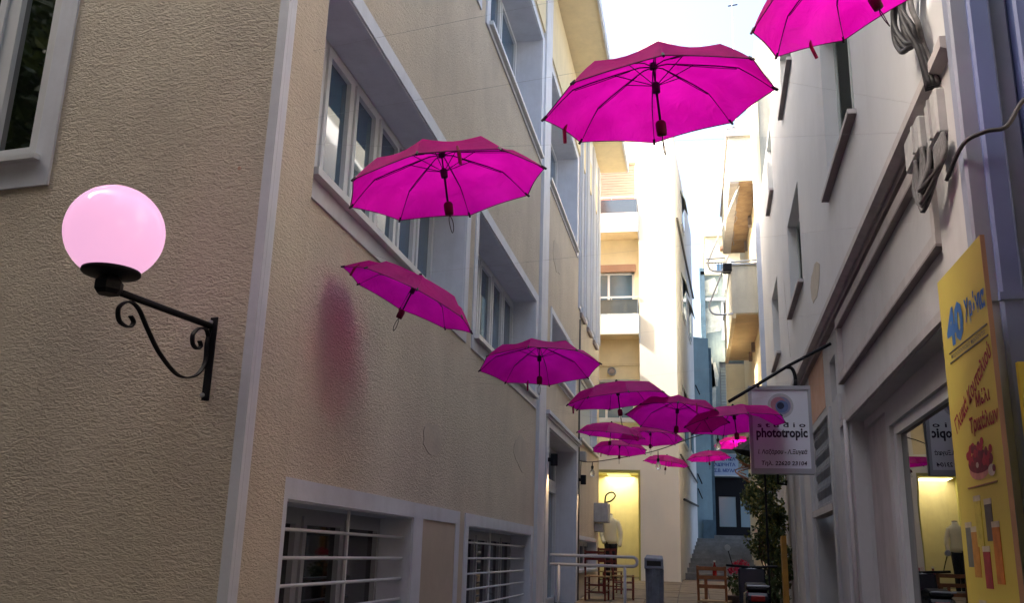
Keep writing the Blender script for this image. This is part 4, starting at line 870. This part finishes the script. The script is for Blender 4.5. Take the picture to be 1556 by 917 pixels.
part('trousers', MB().loft([(mx_-.07, my_, mz+.02, .06, .07), (mx_-.07, my_, mz+.45, .07, .08), (mx_-.07, my_, mz+.8, .095, .10), (mx_-.03, my_, mz+.9, .15, .115), (mx_, my_, mz+.97, .16, .115)], 14), TROUS, t, smooth=True)
part('trousers', MB().loft([(mx_+.07, my_-.03, mz+.02, .06, .07), (mx_+.07, my_-.03, mz+.45, .07, .08), (mx_+.07, my_-.01, mz+.8, .095, .10), (mx_+.03, my_, mz+.895, .14, .11)], 14), TROUS, t, smooth=True)
part('base', MB().lathe([(.2, 0), (.2, .015), (.0, .02)], (mx_, my_, mz), 20), METAL, t)

# festoon cable with clear bulbs
t = thing('festoon_cable', 'thin dark festoon cable strung across the alley in front of the yellow doorway', 'cable', (-1, 17, 3.3))
fp = [(-2.24, 18.6, 3.44), (-1.95, 18.3, 3.38), (-1.2, 17.6, 3.42), (-.6, 17.3, 3.52), (.3, 17.0, 3.80), (1.55, 17.0, 4.05)]
part('cable', MB().tube(smoothed(fp, 6), .009, 5), CABLED, t)
for i, (x, y, z, dz, lb) in enumerate(((-1.93, 18.28, 3.38, .14, 'clear bulb on the festoon cable in front of the doorway lintel'), (-.62, 17.3, 3.5, .20, 'clear bulb hanging below the lowest magenta umbrella'), (.45, 17.0, 3.83, .2, 'clear bulb hanging near the Greek lettered sign'))):
    t = thing('festoon_bulb', lb, 'light bulb', (x, y, z), 'bulbs on the festoon cable')
    part('socket', MB().lathe([(.022, -dz), (.03, -dz+.05), (.012, -dz+.07), (.006, 0)], (x, y, z), 10), BLACK, t); part('bulb', MB().lathe([(.001, -.15), (.035, -.135), (.052, -.09), (.045, -.05), (.022, 0)], (x, y, z-dz), 16), BULB, t, smooth=True)

# ------------------------------------------------------------------ unseen houses and trees behind the camera, some added for shade
t = thing('plaza_shade_house', 'unseen tall ochre house added behind the viewer to darken the little square', 'building', (0, -9, -.2))  # added out of view to cut sky light on the near walls
part('wall', MB().box(-16, 14, -14, -8.5, -.4, 13), SMOOTH, t)
for k in range(6):
    for z in (1.2, 4.8, 8.4):
        x = -14+k*4.6; W = part('window', MB().box(x, x+1.6, -8.51, -8.42, z, z+2.1), FRAMED, t); part('glass_pane', MB().box(x+.1, x+1.5, -8.43, -8.40, z+.1, z+2.0), GLASSD, W)
t = thing('sun_blocker_house', 'unseen tall plain house added left of the little square to block the sun', 'building', (-18, 0, -.2))  # added out of view to keep direct sun off the end wall
part('wall', MB().box(-24, -15, -8.4, 12, -.4, 17), SMOOTH, t); part('roof', MB().box(-24.2, -14.8, -8.4, 12, 17.001, 17.3), BROWN, t)
t = thing('side_house', 'plain house closing the right side of the little square, behind the viewer', 'building', (8, -3, -.2))
part('wall', MB().box(6.6, 14, -8.4, 4.4, -.4, 12), SMOOTH, t); part('roof', MB().box(6.5, 14, -8.4, 4.4, 12.001, 12.3), BROWN, t)
# ------------------------------------------------------------------ trees behind the camera (a mirrored one, and some added to shade the square)
TREEL = mat('tree_leaf_green', (.10, .14, .03), .5, var=.5, vscale=2)  # mid-green leaf colour of the tree crowns
def plane_tree(x, y, top, rad, n, lb):
    t = thing('plane_tree', lb, 'tree', (x, y, -.2), 'plane trees of the little square, some added for shade')
    part('trunk', MB().tube(smoothed([(x, y, -.2), (x+.1, y+.1, 2), (x-.1, y, 4), (x, y+.1, 6)]), [.30-.009*i for i in range(19)], 10), BARK, t, smooth=True)
    cs = []
    for _ in range(30):
        a = rnd.uniform(0, 6.28); q = rad*rnd.random()**.5; cs.append(((x+q*math.cos(a), y+q*math.sin(a), rnd.uniform(5.4, top)), rnd.uniform(.8, 1.25)))
    for c, r in cs[:9]: part('limb', MB().tube(smoothed([(x, y, 4.6), tuple((Vector((x, y, 6.2))*1.2+Vector(c))/2.2), c], 4), [.12]*3+[.09]*3+[.05]*3, 6), BARK, t)
    leafmesh('crown', leaf_cloud(cs, n, .20, rnd), TREEL, t)
plane_tree(-4.6, .4, 9.0, 2.5, 12000, 'unseen leafy green plane tree added left of the viewer to shade the roughcast house')  # crown added out of view to shade the end wall
plane_tree(-9.9, .3, 10.5, 2.9, 11000, 'leafy green plane tree at far left behind the viewer, mirrored in the tall window')
plane_tree(3.2, .2, 10, 2.6, 11000, 'unseen leafy green plane tree added right behind the viewer to shade the little square')  # crown added out of view to shade the right-hand front
plane_tree(.6, -1.9, 9.5, 3.2, 14000, 'unseen leafy green plane tree added directly behind the viewer, its crown darkening the alley mouth')  # crown added overhead, out of view, to darken the near walls
plane_tree(-1.6, -6.4, 10, 3.0, 7000, 'leafy green plane tree farthest behind the viewer')

# ------------------------------------------------------------------ umbrellas
RK, ZK, ZR, ZB = .36, -.067, -.191, -.30
prof_u = [(0, 0.0), (.06, -.006), (.13, -.018), (.20, -.031), (.28, -.047), (RK, ZK), (.41, ZK-.040), (.455, ZK-.080), (.5, ZR)]
def make_umbrella(rot=0., handle_up=False):
    t = bpy.data.objects.new('magenta_umbrella', None); t.empty_display_size = .2; col.objects.link(t)
    def lp(name, mb, MM, par=t, smooth=False): return link(name, mb.mesh(name, MM, smooth=smooth), par)
    # canopy
    v = [(0, 0, 0)]; f = []; NS = 6; N = 8*NS
    for j, (r, z) in enumerate(prof_u[1:], 1):
        for k in range(N):
            a = 2*math.pi*k/N; q = (k % NS)/NS; am = (q-.5)*math.pi/4
            ch = math.cos(math.pi/8)/math.cos(am); sag = math.sin(math.pi*q)
            rr = r*ch*(1-.012*sag*(j/8)**3); zz_ = z+sag*(0, -.004, -.009, -.014, -.018, -.020, -.012, -.002, .006)[j]
            v.append((rr*math.cos(a), rr*math.sin(a), zz_))
    f += [(0, 1+k, 1+(k+1) % N) for k in range(N)]
    for j in range(len(prof_u)-2):
        for k in range(N): f.append((1+j*N+k, 1+(j+1)*N+k, 1+(j+1)*N+(k+1) % N, 1+j*N+(k+1) % N))
    me = bpy.data.meshes.new('canopy'); me.from_pydata(v, [], f); me.materials.append(CLOTH)
    for p in me.polygons: p.use_smooth = True
    for e in me.edges:
        a_, b_ = ((q-1) % N for q in e.vertices)
        if (a_ == b_ and a_ % NS == 0) or (0 in e.vertices and max(e.vertices) % NS == 1): e.use_edge_sharp = True
        if a_ != b_ and all((q-1)//N == 4 for q in e.vertices): e.use_edge_sharp = False
    cn = link('canopy', me, t)
    j = len(prof_u)-2; rim = [v[1+j*N+k] for k in range(N)]+[v[1+j*N]]
    lp('hem', MB().tube([(x, y, z) for x, y, z in rim], .0028, 4, cap=False), mat_hem, cn)
    for i in range(8):
        a = math.pi/4*i; c, s = math.cos(a), math.sin(a)
        P = [(r*c*.995, r*s*.995, z-.008) for r, z in prof_u]; P[0] = (.012*c, .012*s, -.018)
        rb = lp('rib', MB().tube(P, [.003]*6+[.0022, .002, .0016], 5), RIB)
        lp('stretcher', MB().tube([(.018*c, .018*s, -.10), (.17*c, .17*s, -.035)], .0022, 5), RIB, rb)
        lp('stretcher', MB().tube([(.10*c, .10*s, -.024), (.24*c, .24*s, -.056), (.35*c, .35*s, -.079)], .0018, 5), RIB, rb)
        lp('tip', MB().tube([(.485*c, .485*s, -.178), (.508*c, .508*s, -.198)], .006, 6), RIB, rb)
    lp('shaft', MB().tube([(0, 0, -.01), (0, 0, -.14), (0, 0, -.141), (0, 0, ZB+.03)], [.004, .004, .0055, .0055], 8), RIB, smooth=True)
    lp('top_notch', MB().lathe([(.012, -.03), (.018, -.028), (.018, -.012), (.01, -.008)], n=10), RIB)
    lp('runner', MB().lathe([(.012, -.14), (.017, -.138), (.019, -.1), (.012, -.09)], n=10), RIB)
    lp('ferrule', MB().lathe([(.016, -.002), (.012, .012), (.006, .02), (.0, .021)], n=10), RIB)
    hd = lp('handle', MB().lathe([(.012, ZB-.033), (.021, ZB-.031), (.023, ZB-.01), (.023, ZB+.02), (.018, ZB+.03), (.008, ZB+.035)], n=14), HANDLE, smooth=True)
    sw = random.Random(len(bpy.data.objects)).uniform(-.02, .02)
    lp('wrist_loop', MB().tube(smoothed([(0, 0, ZB-.034), (.009+sw, 0, ZB-.06), (.012+sw, .003, ZB-.10), (.002+sw, .004, ZB-.125), (-.008+sw, 0, ZB-.10), (-.006, 0, ZB-.06), (0, 0, ZB-.034)], 4), .0022, 5), RIB, hd)
    # closing strap hanging from the hem half way along one gore
    a = math.pi/8+math.pi/4*rot; c, s = math.cos(a), math.sin(a)
    lp('closing_strap', MB().tube([(.435*c, .435*s, -.155), (.452*c, .452*s, -.19), (.455*c, .455*s, -.25)], [.005, .009, .008], 6), STRAPM)
    return t
mat_hem = mat('dark_magenta_hem', (.12, .0, .06), .8)
MAGL = 'umbrellas strung over the alley'
UMB = [
 (0.674, 3.591, 4.135, 2.5, -22.9, -0.4, 1., 5, 'magenta umbrella cut off by the top edge of the picture, right of the largest one'),
 (-0.131, 3.655, 3.680, 6.3, -5.9, 3.6, 1., 6, 'largest magenta umbrella, seen from below against the white sky'),
 (-1.198, 4.112, 3.528, 4.6, -8.9, -0.8, 1., 1, 'magenta umbrella hanging in front of the wide upper window, seen from below'),
 (-1.70, 5.50, 3.314, -3.2, 23.2, 25.0, .93, 7, 'tilted magenta umbrella sloping down to the right close to the beige wall'),
 (-1.211, 7.303, 3.253, -6.9, -2.7, -0.4, 1., 5, 'magenta umbrella in front of the lower end of the second deep window'),
 (-0.700, 8.785, 3.221, 1.1, -6.6, 14.8, 1., 6, 'magenta umbrella in front of the curtained window, a strut sticking out underneath'),
 (-0.130, 9.20, 3.110, -9.4, 3.8, 2.1, 1., 1, 'magenta umbrella overlapping its two neighbours, its handle over the stairs gap'),
 (0.400, 9.30, 3.065, -3.9, -5.2, 11.9, 1., 3, 'magenta umbrella whose right tip overlaps the hanging studio sign'),
 (-1.155, 13.6, 3.50, 1.5, 5.3, -1.2, 1., 2, 'small magenta umbrella, upper left of the cluster before the cream block'),
 (-0.62, 14.2, 3.52, -6.3, 0.6, -1.2, 1., 0, 'small magenta umbrella tucked under the overlapping pair in the cluster'),
 (-1.260, 16.503, 3.591, -4.9, 1.1, -16.7, 1., 6, 'small magenta umbrella, lowest on the left, just above the yellow doorway'),
 (-0.547, 20.6, 3.77, -0.8, 7.3, -5.4, 1., 1, 'small purple-pink umbrella nearly edge-on beside the corner of the cream block'),
 (0.352, 21.575, 3.983, -2.3, -4.2, 6.1, 1., 4, 'small purple-pink umbrella in front of the blue house wall'),
 (1.008, 24.120, 4.608, -7.6, -6.5, 3.9, 1., 2, 'small magenta umbrella half hidden behind the left edge of the studio sign')]
proto = None
for (x, y, z, tx, ty, yaw, sc_, rot, lb) in UMB:
    if proto is None: o = proto = make_umbrella(rot)
    else: o = copy_tree(proto)
    M_ = Euler((0, R(ty), 0)).to_matrix()@Euler((R(tx), 0, 0)).to_matrix()@Euler((0, 0, R(yaw))).to_matrix()@Euler((0, 0, math.pi/4*rot)).to_matrix()
    o.rotation_euler = M_.to_euler(); o.location = (x, y, z); o.scale = (sc_,)*3
    o['label'] = lb; o['category'] = 'umbrella'; o['group'] = MAGL
    # thin suspension line from wall to wall through the top of the umbrella
LINES = ['line carrying the umbrella cut off at the top edge', 'line carrying the largest umbrella', 'line carrying the umbrella before the wide window', 'line carrying the tilted umbrella by the beige wall',
 'line carrying the umbrella before the second deep window', 'line carrying the umbrella with the strut sticking out', 'line carrying the overlapping umbrella over the stairs gap', 'line carrying the umbrella that overlaps the studio sign',
 'line carrying the upper left small umbrella of the cluster', 'line carrying the small umbrella tucked under the overlapping pair']
NYL = mat('thin_nylon_line', (.35, .35, .35), .4)
for (x, y, z, *_r, lb) in UMB[:10]:
    hit = LINES[UMB.index((x, y, z, *_r, lb))]
    zl = z+.03; xr = 1.2+.021*y
    if y < 4.6: pl_, pr_ = (-2.24, 4.7, zl+.35), (1.3, 4.9, zl+.3)
    else: pl_, pr_ = (-2.24, y, zl+.22), (xr, y, zl+.22)
    solo('suspension_line', MB().tube([pl_, (x, y, z+.018), pr_], .0005, 4), NYL, 'thin '+hit, 'wire', group='lines carrying the umbrellas')
